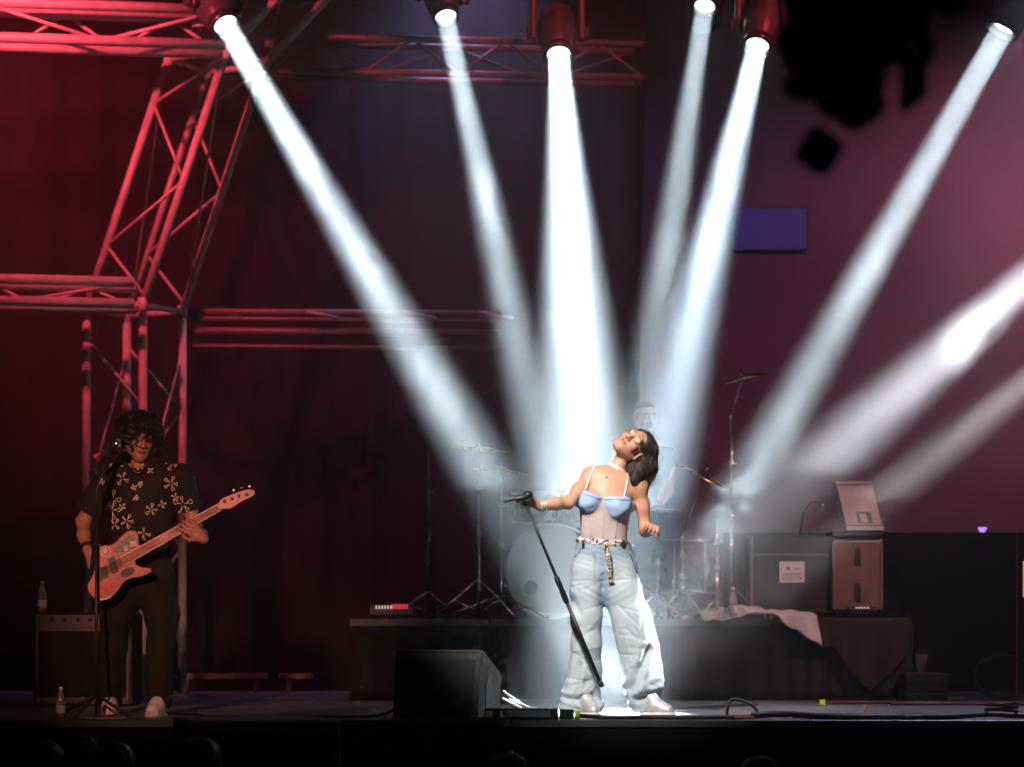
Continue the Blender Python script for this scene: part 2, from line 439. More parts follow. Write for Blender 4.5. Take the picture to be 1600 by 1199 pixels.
def add_hand(S, wrist, d, n, curl, size=1., spread=.18, thumb_side=1, k=.008, splay=None):
    """hand growing from the wrist along d; n = palm normal (fingers curl towards it); per-finger curl in radians per joint"""
    d = Vector(d).normalized(); n = Vector(n); n = (n - d * n.dot(d)).normalized(); sd = d.cross(n) * thumb_side; w = Vector(wrist)
    pc = w + d * .05 * size
    S.cone(w, w + d * .03 * size, .022 * size, .024 * size, .015)
    for t in (-.5, -.17, .17, .5): S.cone(w + d * .018 * size + sd * t * .035 * size, w + d * .088 * size + sd * t * .062 * size, .013 * size, .0112 * size, .012)
    ln = [.07, .078, .073, .056]; tips = []
    for i, t in enumerate((.5, .17, -.17, -.5)):
        p = w + d * .090 * size + sd * t * .064 * size; ang = 0; a = (splay if splay is not None else spread) * t
        cu = curl[i] if isinstance(curl, (list, tuple)) else curl
        for j, fr in enumerate((.45, .3, .25)):
            ang += cu * (1.0 if j else .8)
            q = p + ((d * math.cos(a) + sd * math.sin(a)) * math.cos(ang) + n * math.sin(ang)) * ln[i] * fr * size
            S.cone(p, q, (.0095 - .0008 * j) * size, (.0088 - .001 * j) * size, k * .5); p = q
        tips.append(p)
    p = w + d * .03 * size + sd * .024 * size; q = p + (d * .55 + sd * .65 + n * .35).normalized() * .036 * size; r = q + (d * .75 + sd * .05 + n * .65).normalized() * .032 * size
    u = r + (d * .6 - sd * .35 + n * .7).normalized() * .024 * size
    S.cone(p, q, .014 * size, .0115 * size, .01); S.cone(q, r, .0112 * size, .010 * size, .006); S.cone(r, u, .010 * size, .0085 * size, .006)
    return tips


# ================================================================== the setting
structure(MB().grid(lambda u, v: (-30 + 60 * u, -28 + 52 * v, -1.6), 4, 4, False).build('ground', 'ground'))
# stage deck: plywood panels laid side by side, each a real slab with a joint between
deck = bpy.data.objects.new('stage_floor', None); link(deck); structure(deck)
panel_me = None
for ix in range(8):
    for iy in range(9):
        x0 = -6.4 + ix * 1.6; y0 = -.55 + iy * 1.1
        if panel_me is None:
            po = MB().box((0, 0, -.02), (.797, .547, .02), bev=.003).build('deck_panel', 'deck', deck); panel_me = po.data
        else:
            po = bpy.data.objects.new('deck_panel', panel_me); link(po, deck)
        po.location = (x0 + .8, y0 + .55, random.uniform(-.0015, .0015))
def skirt(u, v):
    return (-6.4 + 12.8 * u, -.55 + .012 * math.sin(u * 190) + .008 * math.sin(u * 71 + 2) * (1 - v), -1.58 + 1.535 * v)
tag(MB().grid(skirt, 400, 4).build('stage_skirt', 'black_cloth'), 'black cloth hung along the front edge of the stage', 'stage skirt')
structure(MB().box((0, 4.4, -.85), (6.3, 4.8, .75)).build('stage_substructure', 'black_cloth'))
structure(MB().box((2, 9.2, 3.0), (11, .1, 4.5)).build('wall_back', 'wall'))


def curtain(px0, px1, D, ztop, zbot, amp, nfold, name, label, m='black_cloth'):
    a = P(px0, 980, D); b = P(px1, 980, D)
    def fn(u, v):
        w = amp * (math.sin(u * nfold * 6.283 + .6 * math.sin(u * 17)) + .4 * math.sin(u * nfold * 14.1 + 3 * v)) * (.5 + .5 * (1 - v))
        return (a.x + (b.x - a.x) * u + .03 * math.sin(v * 5 + u * 9), a.y + w, zbot + (ztop - zbot) * v)
    return tag(MB().grid(fn, int(nfold * 10), 14).build(name, m, solid=.006), label, 'curtain')


curtain(-420, 1006, 19.6, 5.9, .0, .022, 17, 'stage_curtain', 'tall black curtain closing the back of the stage behind the bassist')
# low black masking wall on the right, cut off at eye height
mw = thing('masking_wall', 'low black masking wall across the back of the stage at right', 'partition', P(1500, 1083, 19.2))
for i in range(3):
    x0 = P(1130 + i * 230, 980, 19.2).x
    MB().box((x0 + .56, 5.2, .615), (.556, .03, .61), bev=.006).build('wall_panel', 'black_cloth', mw)
# hazy air
hz = bpy.data.materials.new('stage haze'); hz.use_nodes = True; nt = hz.node_tree; nt.nodes.clear()
ho = nt.nodes.new('ShaderNodeOutputMaterial'); hv = nt.nodes.new('ShaderNodeVolumePrincipled')
hv.inputs['Density'].default_value = HAZE = .012; hv.inputs['Color'].default_value = (.92, .93, .95, 1); hv.inputs['Anisotropy'].default_value = .4
nt.links.new(hv.outputs[0], ho.inputs['Volume'])
M['haze'] = hz
o = MB().box((0, -2, 2.6), (31, 30, 5.2)).build('haze', 'haze'); o['kind'] = 'stuff'


# drifting smoke: a few billowing clouds with uneven density
def smoke(name, lo, hi, dens, scale, thr, seed):
    m = bpy.data.materials.new('smoke'); m.use_nodes = True; nt = m.node_tree; nt.nodes.clear()
    out = nt.nodes.new('ShaderNodeOutputMaterial'); v = nt.nodes.new('ShaderNodeVolumePrincipled')
    v.inputs['Color'].default_value = (.95, .95, .95, 1); v.inputs['Anisotropy'].default_value = .3
    tc = nt.nodes.new('ShaderNodeTexCoord'); nz = nt.nodes.new('ShaderNodeTexNoise'); nz.noise_dimensions = '4D'
    nz.inputs['W'].default_value = seed; nz.inputs['Scale'].default_value = scale; nz.inputs['Detail'].default_value = 4; nz.inputs['Distortion'].default_value = .6
    nt.links.new(tc.outputs['Object'], nz.inputs['Vector'])
    mr = nt.nodes.new('ShaderNodeMapRange'); mr.inputs['From Min'].default_value = thr; mr.inputs['From Max'].default_value = thr + .28
    mr.inputs['To Min'].default_value = 0; mr.inputs['To Max'].default_value = dens
    nt.links.new(nz.outputs['Fac'], mr.inputs['Value'])
    # fade towards the cloud's rim (ellipsoid distance from the object's centre)
    c = [(a + b) / 2 for a, b in zip(lo, hi)]; h = [(b - a) / 2 for a, b in zip(lo, hi)]
    mp = nt.nodes.new('ShaderNodeMapping'); mp.vector_type = 'POINT'
    mp.inputs['Location'].default_value = tuple(-c[i] / h[i] for i in range(3)); mp.inputs['Scale'].default_value = tuple(1 / q for q in h)
    nt.links.new(tc.outputs['Object'], mp.inputs[0])
    ln = nt.nodes.new('ShaderNodeVectorMath'); ln.operation = 'LENGTH'; nt.links.new(mp.outputs[0], ln.inputs[0])
    fd = nt.nodes.new('ShaderNodeMapRange'); fd.inputs['From Min'].default_value = .45; fd.inputs['From Max'].default_value = 1.0
    fd.inputs['To Min'].default_value = 1; fd.inputs['To Max'].default_value = 0; nt.links.new(ln.outputs['Value'], fd.inputs['Value'])
    mu = nt.nodes.new('ShaderNodeMath'); mu.operation = 'MULTIPLY'; nt.links.new(mr.outputs[0], mu.inputs[0]); nt.links.new(fd.outputs[0], mu.inputs[1])
    nt.links.new(mu.outputs[0], v.inputs['Density']); nt.links.new(v.outputs[0], out.inputs['Volume'])
    M[name + str(seed)] = m
    o = MB().ball(c, tuple(h), 20, 12).build('smoke', name + str(seed)); o['kind'] = 'stuff'; return o


smoke('smoke', (-.35, .45, .01), (1.25, 2.4, .85), .06, 3.5, .44, 3.1)
# the denser layer of stage smoke that hangs above head height and thins out towards the deck
sl_m = bpy.data.materials.new('smoke layer'); sl_m.use_nodes = True; nt = sl_m.node_tree; nt.nodes.clear()
so = nt.nodes.new('ShaderNodeOutputMaterial'); sv = nt.nodes.new('ShaderNodeVolumePrincipled')
sv.inputs['Density'].default_value = .021; sv.inputs['Color'].default_value = (.93, .94, .96, 1); sv.inputs['Anisotropy'].default_value = .4
nt.links.new(sv.outputs[0], so.inputs['Volume']); M['smoke_layer'] = sl_m
slb = MB().box((.3, 3.35, 4.0), (5.9, 3.6, 3.2))
slb.v = [(x, y, z if z > 2 else (1.5 if y < 3 else .58)) for x, y, z in slb.v]      # its underside sinks towards the back of the stage
o = slb.build('smoke', 'smoke_layer'); o['kind'] = 'stuff'


def puff(px, py, D, rx, rz, dens, seed, scale=10., thr=.43):
    c = P(px, py, D); smoke('smoke', (c.x - rx, c.y - .35, c.z - rz), (c.x + rx, c.y + .35, c.z + rz), dens, scale, thr, seed)


for k, (px, py, D, rx, rz, dn) in enumerate(((470, 255, 16.7, .35, .45, .07), (590, 470, 16.1, .4, .5, .07), (690, 650, 15.6, .4, .45, .08), (770, 330, 17.1, .25, .55, .08), (1385, 400, 15.2, .4, .5, .08), (1230, 670, 15.0, .5, .45, .10), (1075, 430, 17.0, .35, .6, .07), (1120, 800, 15.4, .45, .3, .10), (1420, 650, 15.0, .4, .35, .08))):
    puff(px, py, D, rx, rz, dn, 11.3 + k)
p7 = P(1540, 545, 14.8)
smoke('smoke', (p7.x - .34, p7.y - .35, p7.z - .3), (p7.x + .3, p7.y + .35, p7.z + .32), .20, 8.0, .45, 7.7)


# ================================================================== trusses
def brace_pts(a, b, n, start=0):
    """zigzag points between two parallel chords a(t), b(t)"""
    return [(a if (i + start) % 2 == 0 else b)[0].lerp((a if (i + start) % 2 == 0 else b)[1], i / n) for i in range(n + 1)]


def add_truss(root, segs, chord_r, brace_r, nb, pairs, m='alu', rungs=False):
    """segs: list of (start, end) for each chord; pairs of chords are laced by braces"""
    for a, b in segs: MB().tube([a, b], chord_r, 14).build('chord', m, root)
    for (i, j, st) in pairs:
        z = brace_pts(segs[i], segs[j], nb, st)
        for k in range(nb): MB().tube([z[k], z[k + 1]], brace_r, 8).build('brace', m, root)


TB = P(135, 1090, 17.9); u_ = Vector((.222, .43, 0)); v_ = Vector((.435, -.215, 0))
foot = [TB, TB + u_, TB + v_, TB + u_ + v_]
zk = P(200, 482, 17.9).z; zt = P(300, 92, 17.9).z
knee = [Vector((p.x + .0, p.y, zk)) for p in foot]; sl = Vector((.585, 0, zt - zk)); top = [p + sl for p in knee]
roof = [p + Vector((.62, .0, .66)) for p in top]
arch = thing('arch_truss', 'red lit aluminium truss leg rising behind the bassist and leaning inward', 'truss', (TB.x + .33, TB.y + .1, 0))
def lace(root, a, b, ts, r, m='alu'):
    """zigzag between chords a and b at the given heights, starting on b"""
    pts = [(b if k % 2 == 0 else a)[0].lerp((b if k % 2 == 0 else a)[1], t) for k, t in enumerate(ts)]
    for k in range(len(pts) - 1): MB().tube([pts[k], pts[k + 1]], r, 8).build('brace', m, root)
S0 = [(foot[i] + Vector((0, 0, -TB.z + .02)), knee[i]) for i in range(4)]; S1 = [(knee[i], top[i]) for i in range(4)]; S2 = [(top[i], roof[i]) for i in range(4)]
for S_n, cr in ((S0, .031), (S1, .031), (S2, .034)):
    for a, b in S_n: MB().tube([a, b], cr, 14).build('chord', 'alu', arch)
for i, j in ((0, 2), (1, 3)):
    lace(arch, S1[i], S1[j], (.03, .25, .49, .82, .98), .0125); lace(arch, S0[i], S0[j], (.02, .2, .38, .56, .74, .92), .0125); lace(arch, S2[i], S2[j], (.1, .9), .0125)
for i, j in ((0, 1), (2, 3)): lace(arch, S0[i], S0[j], (.1, .5, .9), .010); lace(arch, S1[i], S1[j], (.06, .94), .010)
for ring in (knee, top):
    for i, j in ((0, 1), (1, 3), (3, 2), (2, 0)): MB().tube([ring[i], ring[j]], .022, 8).build('cross_tube', 'alu', arch)
    for q in ring: MB().lathe([(.028, -.05), (.038, -.045), (.038, .045), (.028, .05)], q, (0, 0, 1), 12).build('coupler', 'alu', arch)
MB().box((TB.x + .33, TB.y + .1, .008), (.42, .38, .008), Matrix.Rotation(-.46, 3, 'Z'), .003).build('base_plate', 'alu_dark', arch)

n1 = top[2]
def add_lace(root, a, b, n, r, m):
    z = brace_pts(a, b, n, 1)
    for k in range(n): MB().tube([z[k], z[k + 1]], r, 8).build('brace', m, root)


def box_truss(name, label, a, b, wdt, hgt, nb, cr, br, m='alu'):
    a = Vector(a); b = Vector(b); d = (b - a).normalized(); sd = d.cross(Vector((0, 0, 1))).normalized() * wdt; up = Vector((0, 0, hgt))
    segs = [(a, b), (a + up, b + up), (a + sd, b + sd), (a + sd + up, b + sd + up)]
    r = thing(name, label, 'truss', (a + b) / 2)
    add_truss(r, segs, cr, br, nb, [(0, 1, 0)], m); add_lace(r, segs[2], segs[3], nb // 2, br, m); return r


box_truss('side_truss', 'bright red lit truss running off the top left corner', n1 + Vector((-.03, -.02, -.02)), n1 + Vector((-2.5, -.55, -.06)), -.29, .24, 7, .036, .014)
box_truss('rear_truss', 'dim red horizontal truss along the top behind the lamps', top[3] + Vector((.04, .02, -.03)), P(1004, 121, 18.75), -.25, .25, 8, .024, .011, 'alu_dark')
box_truss('middle_side_truss', 'dark red horizontal truss at mid height, left of the arch leg', knee[2] + Vector((-.05, .03, -.03)), knee[2] + Vector((-2.4, -.2, .0)), -.3, .15, 7, .036, .012)
rr = thing('rear_rail', 'dim horizontal pipe rails at mid height right of the arch leg', 'rail', P(540, 515, 18.9))
for py, rad, m in ((487, .026, 'alu_dark'), (498, .02, 'alu_dark'), (517, .03, 'alu_dark'), (541, .017, 'alu_dark')):
    MB().tube([P(292, py, 18.2), P(782, py + 4, 18.9)], rad, 12).build('pipe', m, rr)
for px in (330, 478, 630, 750): MB().tube([P(px, 487, 18.3), P(px + 52, 497, 18.45)], .011, 8).build('brace', 'alu', rr)
# rig that carries the lamps, just above the picture
box_truss('lighting_truss', 'black lighting truss above the stage carrying the beam lamps', (-2.6, 3.9, 5.55), (4.2, 3.9, 5.55), .3, .3, 22, .025, .011, 'black_metal')


# ================================================================== lamps
W1 = (.77, .94, 1.0)
def beam_lamp(lens, target, watts, half, colr, label, size=1., blend=.35, lit=True, ztop=None, rad=None):
    lens = Vector(lens); d = (Vector(target) - lens).normalized(); hc = lens - d * .24 * size
    side = d.cross(Vector((0, 0, 1))); side = side.normalized()
    zt_ = ztop if ztop is not None else hc.z + .5 * size
    base = Vector((hc.x, hc.y, zt_))
    r = thing('beam_lamp', label, 'stage lamp', base, 'moving head beam lamps over the stage')
    s = size
    b = MB().box(base + Vector((0, 0, .06 * s)), (.16 * s, .14 * s, .06 * s), Matrix.Rotation(math.atan2(side.y, side.x), 3, 'Z'), .02 * s).build('base', 'housing', r)
    for q in (-1, 1):
        e = hc + side * q * .185 * s; tp = base + side * q * .165 * s
        rot = Matrix.Rotation(math.atan2(side.y, side.x), 3, 'Z')
        m = (e + tp) / 2; h = max((tp.z - e.z) / 2 + .05 * s, .08)
        MB().box(m, (.022 * s, .055 * s, h), rot, .012 * s).build('yoke_arm', 'housing', r)
        MB().lathe([(.001, 0), (.05 * s, 0), (.05 * s, .018 * s), (.001, .018 * s)], e + side * q * .02 * s, side * q, 16).build('pivot_cover', 'housing', r)
    MB().box(base + Vector((0, 0, -.02 * s)), (.185 * s, .05 * s, .022 * s), Matrix.Rotation(math.atan2(side.y, side.x), 3, 'Z'), .008).build('yoke_bridge', 'housing', r)
    head = MB().lathe([(.001, -.24), (.09, -.235), (.125, -.19), (.14, -.1), (.14, .04), (.128, .12), (.108, .19), (.102, .2), (.1, .2)], hc, d, 28)
    head.v = [tuple(hc + (Vector(p) - hc) * s) for p in head.v]
    hd = head.build('head', 'housing', r)
    for k in range(4):
        fn = MB().lathe([(.142 * s, -.09 * s + k * .03 * s), (.146 * s, -.084 * s + k * .03 * s), (.142 * s, -.078 * s + k * .03 * s)], hc, d, 28).build('cooling_fin', 'black_metal', hd)
    ring = MB().lathe([(.076, .185), (.112, .185), (.112, .25), (.100, .256), (.082, .245), (.076, .185)], hc, d, 28)
    ring.v = [tuple(hc + (Vector(p) - hc) * s) for p in ring.v]; ring.build('lens_ring', 'lens_ring', r)
    lm = MB().lathe([(.078, .2), (.055, .212), (.03, .218), (.0005, .22)], hc, d, 24)
    lm.v = [tuple(hc + (Vector(p) - hc) * s) for p in lm.v]; lm.build('lens', 'lens' if lit else 'housing', r)
    if lit:
        l = bpy.data.lights.new('beam', 'AREA'); l.shape = 'DISK'; l.size = .15 * s; l.energy = watts; l.color = colr; l.spread = math.radians(2 * half)
        lo_ = bpy.data.objects.new('beam', l)
        lo_.rotation_euler = d.to_track_quat('-Z', 'Y').to_euler(); lo_.location = lens + d * .012
        link(lo_, r)
    return r


T = Vector((.53, .62, 0))
beam_lamp(P(353, 40, 17.2), (.50, .28, .25), 44, 2.6, W1, 'leftmost lit beam lamp, in front of the red truss corner')
beam_lamp(P(697, 28, 18.0), T + Vector((-.02, .3, 0)), 24, 2.7, W1, 'lit beam lamp above the thin beam left of the centre one', .9)
beam_lamp(P(873, 87, 18.0), T + Vector((-.02, -.1, 0)), 140, 5.1, W1, 'lit centre beam lamp straight above the singer, brightest beam', 1.0)
beam_lamp(P(1101, 12, 18.3), T + Vector((-.02, .4, 0)), 17, 2.8, W1, 'lit beam lamp with the faintest short beam, right of centre', .9)
beam_lamp(P(1183, 73, 17.8), T + Vector((-.0, .4, 0)), 72, 3.9, (.66, .87, 1.0), 'lit beam lamp with red lit housing beside the dark rig bundle', 1.0)
beam_lamp(P(1566, 48, 15.6), T + Vector((.12, .45, 0)), 54, 2.9, W1, 'lit beam lamp at the top right corner beyond the rig bundle', 1.0)
beam_lamp(P(462, -16, 17.0), P(560, 700, 10.0), 0, 1, W1, 'unlit beam lamp peeking in at the top right of the leftmost lit one', 1.1, lit=False)
beam_lamp(P(1790, 270, 15.2), (.72, .2, .5), 62, 4.5, (.9, .94, 1), 'lit beam lamp on the right wing, upper of the two', 1.0)
beam_lamp(P(1800, 443, 15.6), T + Vector((.1, .5, .0)), 20, 3.6, (1, .9, .94), 'lit beam lamp on the right wing, lower of the two', 1.0)
wt = thing('wing_tower', 'black pipe tower on the right wing holding two beam lamps', 'tower', (4.0, 1.5, 0))
for dx, dy in ((-.15, -.15), (.15, -.15), (.15, .15), (-.15, .15)): MB().tube([(4.25 + dx, 1.6 + dy, 0), (4.25 + dx, 1.6 + dy, 4.6)], .025, 10).build('chord', 'black_metal', wt)


def wash_lamp(loc, target, watts, half, colr, label, blend=.8, rad=.09):
    loc = Vector(loc); d = (Vector(target) - loc).normalized()
    r = thing('wash_lamp', label, 'stage lamp', loc - d * .3, 'wash lamps around the stage')
    MB().lathe([(.001, -.3), (.08, -.3), (.105, -.24), (.11, 0), (.118, .02), (.11, .02)], loc, d, 22).build('can', 'housing', r)
    e = mat('wash lens', colr, .3, emit=colr, estr=3); MB().lathe([(.106, 0), (.05, .012), (.0005, .015)], loc, d, 22).build('lens', e, r)
    sd = d.cross(Vector((0, 0, 1))).normalized()
    MB().tube([loc - d * .12 + sd * .12, loc - d * .12 + sd * .13 + Vector((0, 0, .2)), loc - d * .12 - sd * .13 + Vector((0, 0, .2)), loc - d * .12 - sd * .12], .012, 8).build('bracket', 'housing', r)
    l = bpy.data.lights.new('wash', 'SPOT'); l.energy = watts; l.color = colr; l.spot_size = math.radians(2 * half); l.spot_blend = blend; l.shadow_soft_size = rad
    lo_ = bpy.data.objects.new('wash', l); lo_.rotation_euler = d.to_track_quat('-Z', 'Y').to_euler(); lo_.location = loc + d * .13; link(lo_, r)
    return r


RED = (1, .062, .10)
wash_lamp((-3.5, .9, 5.1), (-2.6, 3.9, 3.9), 900, 34, RED, 'red wash lamp above the left truss corner')
wash_lamp((-4.8, 3.8, 5.5), (-3.9, 5.4, 3.9), 460, 38, RED, 'red wash lamp at the far left against the curtain')
wash_lamp((.9, 1.6, 6.3), (.5, 4.0, 4.9), 330, 26, RED, 'red wash lamp lighting the centre lamps from the front')
wash_lamp((2.0, 1.4, 6.0), (1.0, 4.2, 2.1), 420, 7, (1, .30, .30), 'added pink fill lamp warming the face of the drummer')  # unseen fill, added to turn the drummer's face pinkish
wash_lamp((2.3, 3.0, 5.35), (1.75, 3.75, 4.85), 45, 40, RED, 'small red wash lamp beside the lamp right of centre')
wash_lamp((4.2, 6.6, 5.5), (4.4, 9.2, 2.6), 190, 62, (1, .22, .46), 'pink wash lamp on the back wall, inner one')
wash_lamp((6.0, 6.4, 5.2), (5.2, 9.2, 2.2), 270, 70, (1, .19, .36), 'pink wash lamp on the back wall, outer one')
wash_lamp((1.6, 6.8, 5.5), (1.9, 9.2, 2.6), 26, 60, (.62, .30, 1.0), 'violet wash lamp on the back wall')
wash_lamp((3.4, -.2, 5.4), (2.6, .4, 0), 1050, 22, (.85, .75, 1.0), 'lilac wash lamp lighting the right of the deck')
wash_lamp((4.4, .2, 3.9), (2.15, 3.4, .95), 680, 18, (1, .48, .48), 'pink side lamp aimed at the cabinets')
# front of house: warm key on the singer, reddish wash on the bassist
wash_lamp((-1.9, -7.2, 6.9), (.57, 0, .88), 9200, 6.3, (1, .91, .82), 'warm front lamp aimed at the singer', .6, .28)
wash_lamp((-.4, 5.1, 6.3), (-.3, 5.6, 3.0), 240, 46, (.50, .40, 1.0), 'added violet fill lamp tinting the dark middle of the curtain')  # unseen fill, added to give the dark curtain and haze a violet tint
wash_lamp((-2.6, -13.0, 3.8), (-1.98, 0, .85), 6400, 4.8, (1, .36, .26), 'reddish front lamp aimed at the bassist', .9, .15)


# ================================================================== the singer
def S_(px, py, y=0.): return P(px, py, 14 + y)


SKIN_W = np.array((.60, .315, .215)); SKIN_M = np.array((.42, .22, .15))
singer = thing('person', 'woman singing in light blue bustier and pale wide jeans, head thrown back', 'person', (.57, 0, 0))
hR = head_frame(math.radians(-30), math.radians(10), math.radians(60)); hC = S_(990, 697, .03)
shR, elR, wrR = S_(923, 744, .02), S_(888, 786, -.13), S_(842, 791, -.24)
shL, elL, wrL = S_(998, 760, .02), S_(1009, 829, .06), S_(1013, 826, -.13)


def singer_torso(S, g=0., arms=False):
    S.ell(S_(944, 882, .01), (.165 + g, .105 + g, .12 + g), k=.06)
    S.cone(S_(943, 850, .0), S_(943, 832, .0), .118 + g, .112 + g, .06, sq=.75)
    S.cone(S_(943, 832, .0), S_(946, 790, .01), .112 + g, .128 + g, .06, sq=.72)
    S.cone(S_(946, 790, .01), S_(950, 762, .02), .128 + g, .115 + g, .06, sq=.68)
    for px, py, r in ((921, 784, .058), (965, 793, .066)): S.ell(S_(px, py, -.062), (r + g, r * .95 + g, r + g), k=.03)


B = SDF((-.12, -.45, .62), (.92, .28, 1.68), .0045)
singer_torso(B)
B.cone(shR, shL, .052, .052, .06, sq=.85); B.cone(S_(938, 757, .03), S_(974, 763, .03), .062, .062, .04, sq=.8)
B.cone(S_(953, 748, .035), S_(977, 711, .04), .046, .042, .025)
for a, b in ((S_(934, 743, -.012), S_(949, 745, -.040)), (S_(985, 754, -.012), S_(957, 747, -.040))): B.cone(a, b, .010, .008, .02)
add_head(B, hC, hR, 1.0)
B.chain([shR, S_(905, 765, -.055), elR, S_(868, 787, -.18), wrR], [.039, .035, .032, .032, .0215], .03)
B.chain([shL, S_(1004, 793, .04), elL, S_(1011, 829, -.04), wrL], [.041, .036, .033, .031, .023], .03)
# her right hand wraps the microphone from behind, her left hand is a loose fist
add_hand(B, wrR, S_(821, 776, -.285) - wrR, S_(806, 800, -.36) - S_(821, 778, -.27), [.75, .8, .85, .9], .92, thumb_side=-1)
add_hand(B, wrL, Vector((.022, -.08, .012)), Vector((-.4, .1, -.9)), [1.25, 1.3, 1.3, 1.35], .92, thumb_side=1)


def paint_s(V):
    col = np.tile(SKIN_W, (len(V), 1)) * (1 + .05 * vnoise(V, 60, 3))[:, None]
    paint_head(V, col, hC, hR, 1.0, (.50, .13, .12), brow=(.03, .014, .010), lid=(.62, .46, .42), blush=(.62, .22, .17))
    hd = np.linalg.norm(V - np.array(S_(816, 776, -.32)), axis=1); return np.clip(col, 0, 1)


singer_body = B.mesh('body', 'skin', singer, paint=paint_s)
# hair: a straight bob swung down behind the head
Hs = SDF((.55, -.14, 1.20), (.88, .24, 1.68), .004)
def hL(x, y, z): return hC + hR @ Vector((x, y, z))
Hn = [list(r) for r in hR]
Hs.ell(hL(0, -.026, .040), (.086, .096, .084), Hn, k=.02)
Hs.chain([S_(1005, 690, .06), S_(1012, 706, .075), S_(1011, 730, .06), S_(1003, 752, .04)], [.048, .052, .055, .038], .03)
Hs.chain([S_(1002, 712, .05), S_(999, 735, .02), S_(991, 752, -.01)], [.055, .05, .033], .03)
Hs.chain([S_(996, 716, .10), S_(985, 738, .075), S_(984, 748, .045)], [.06, .046, .024], .03)
Hs.cone(S_(990, 692, .12), S_(978, 725, .12), .05, .03, .03)
Hs.ell(hL(0, .098, -.045), (.072, .075, .125), Hn, .012, True)       # face opening
Hs.ell(hL(-.082, .015, -.012), (.03, .032, .036), Hn, .01, True)     # ear stays clear
def hair_disp(V, n):
    q = V @ np.array([.82, .25, .5]); return .0010 * np.sin(V[:, 0] * 520 + 3 * vnoise(V, 40, 6)) * (1 - np.abs(n[:, 2])) + .003 * vnoise(V * np.array([1, 1, .35]), 120, 5)
hair = Hs.mesh('hair', 'hair_d', singer, disp=hair_disp)
wisp = MB()
for i in range(90):
    t = random.random(); a = S_(1004 + 18 * t + random.uniform(-3, 3), 722 + random.uniform(-8, 8), random.uniform(.0, .1))
    b = S_(990 + 30 * t + random.uniform(-5, 5), 750 + random.uniform(-4, 6), random.uniform(.0, .08)); c = b + Vector((random.uniform(-.015, .02), 0, -random.uniform(.012, .05)))
    wisp.tube([a, a.lerp(b, .5) + Vector((.012, 0, 0)), b, c], [.0022, .0022, .0016, .0005], 5)
o = wisp.build('loose_strands', 'hair_d', hair); o['kind'] = 'stuff'
hbv = BVHTree.FromPolygons([v.co[:] for v in hair.data.vertices], [p.vertices[:] for p in hair.data.polygons])
lock = [MB(), MB()]; hvs = hair.data.vertices; crown = hC + hR @ Vector((0, -.03, .11))
for i in range(900):
    p = hvs[random.randrange(len(hvs))].co.copy(); pts = []; off = random.uniform(.0005, .004) if i % 12 else random.uniform(.008, .02); w = Vector((random.uniform(-.12, .12), random.uniform(-.1, .1), 0))
    for k in range(9):
        q, n, _, _ = hbv.find_nearest(p)
        pts.append(q + n * off); d = ((p - crown).normalized() * .5 + Vector((.05, 0, -1)) + w); d = d - n * d.dot(n)
        if d.length < .15: break
        p = q + d.normalized() * .011
    if len(pts) > 3: lock[i % 3 == 0].tube(pts, [.0012] * (len(pts) - 1) + [.0004], 4, cap=False)
for mb_, mm in zip(lock, ('hair_d', 'hair_r')): o = mb_.build('hair_strands', mm, hair); o['kind'] = 'stuff'

# bodysuit: sheer beige panel, blue cups, straps
Ts = SDF((.26, -.22, .72), (.86, .18, 1.30), .004)
singer_torso(Ts, .005)
Ts.cut((.06, -.2, 1), S_(946, 781, -.1)); Ts.cut((0, 0, -1), S_(944, 872, 0))
sheer = Ts.mesh('bodysuit', 'sheer', singer)
cups = []
for px, py, r, sgn, ct, cn_ in ((921, 784, .058, -1, (925, 770.5), (.40, -.12, .9)), (965, 793, .066, 1, (960, 776.5), (.0, -.12, 1))):
    Cs = SDF(S_(px, py) + Vector((-.15, -.17, -.13)), S_(px, py) + Vector((.15, .14, .13)), .0035)
    Cs.ell(S_(px, py, -.062), (r + .009, r * .95 + .010, r + .009), k=.02)
    Cs.cone(S_(px + sgn * 6, py - 4, -.05), S_(px + sgn * 17, py - 3, .01), .052, .045, .03)
    Cs.cone(S_(px, py - 8, -.07), S_(942, 780, -.075), .03, .02, .03)
    Cs.cut(cn_, S_(*ct, -.1)); Cs.cut((0, 1, 0), S_(px, py, .03)); Cs.cut((-sgn, 0, .15 * sgn), S_(941 + sgn, 790, 0))
    if sgn > 0: Cs.cut((.6, 0, .8), S_(984, 781, 0))
    cup = Cs.mesh('bust_cup', 'satin', singer, disp=lambda V, n: .0022 * vnoise(V, 90, 61))
    cups.append(cup)


def surf_strap(pts, name, m, parent, target, w=.011, lift=.003, th=.002):
    """flat strap laid on a surface through px points (raycast from the front)"""
    bv = BVHTree.FromPolygons([v.co[:] for v in target.data.vertices], [p.vertices[:] for p in target.data.polygons])
    mb = MB(); row = []
    for p in pts:
        h = bv.ray_cast(Vector((p.x, -1.2, p.z)), Vector((0, 1, 0)))
        row.append((h[0] - Vector((0, lift, 0))) if h[0] else p)
    v = []; f = []
    for i, p in enumerate(row):
        d = (row[min(i + 1, len(row) - 1)] - row[max(i - 1, 0)]).normalized(); sd = d.cross(Vector((0, -1, 0))).normalized() * w * .5
        v += [p - sd, p + sd]
    for i in range(len(row) - 1): f.append((2 * i, 2 * i + 1, 2 * i + 3, 2 * i + 2))
    mb.add(v, f, True); return mb.build(name, m, parent, solid=th)


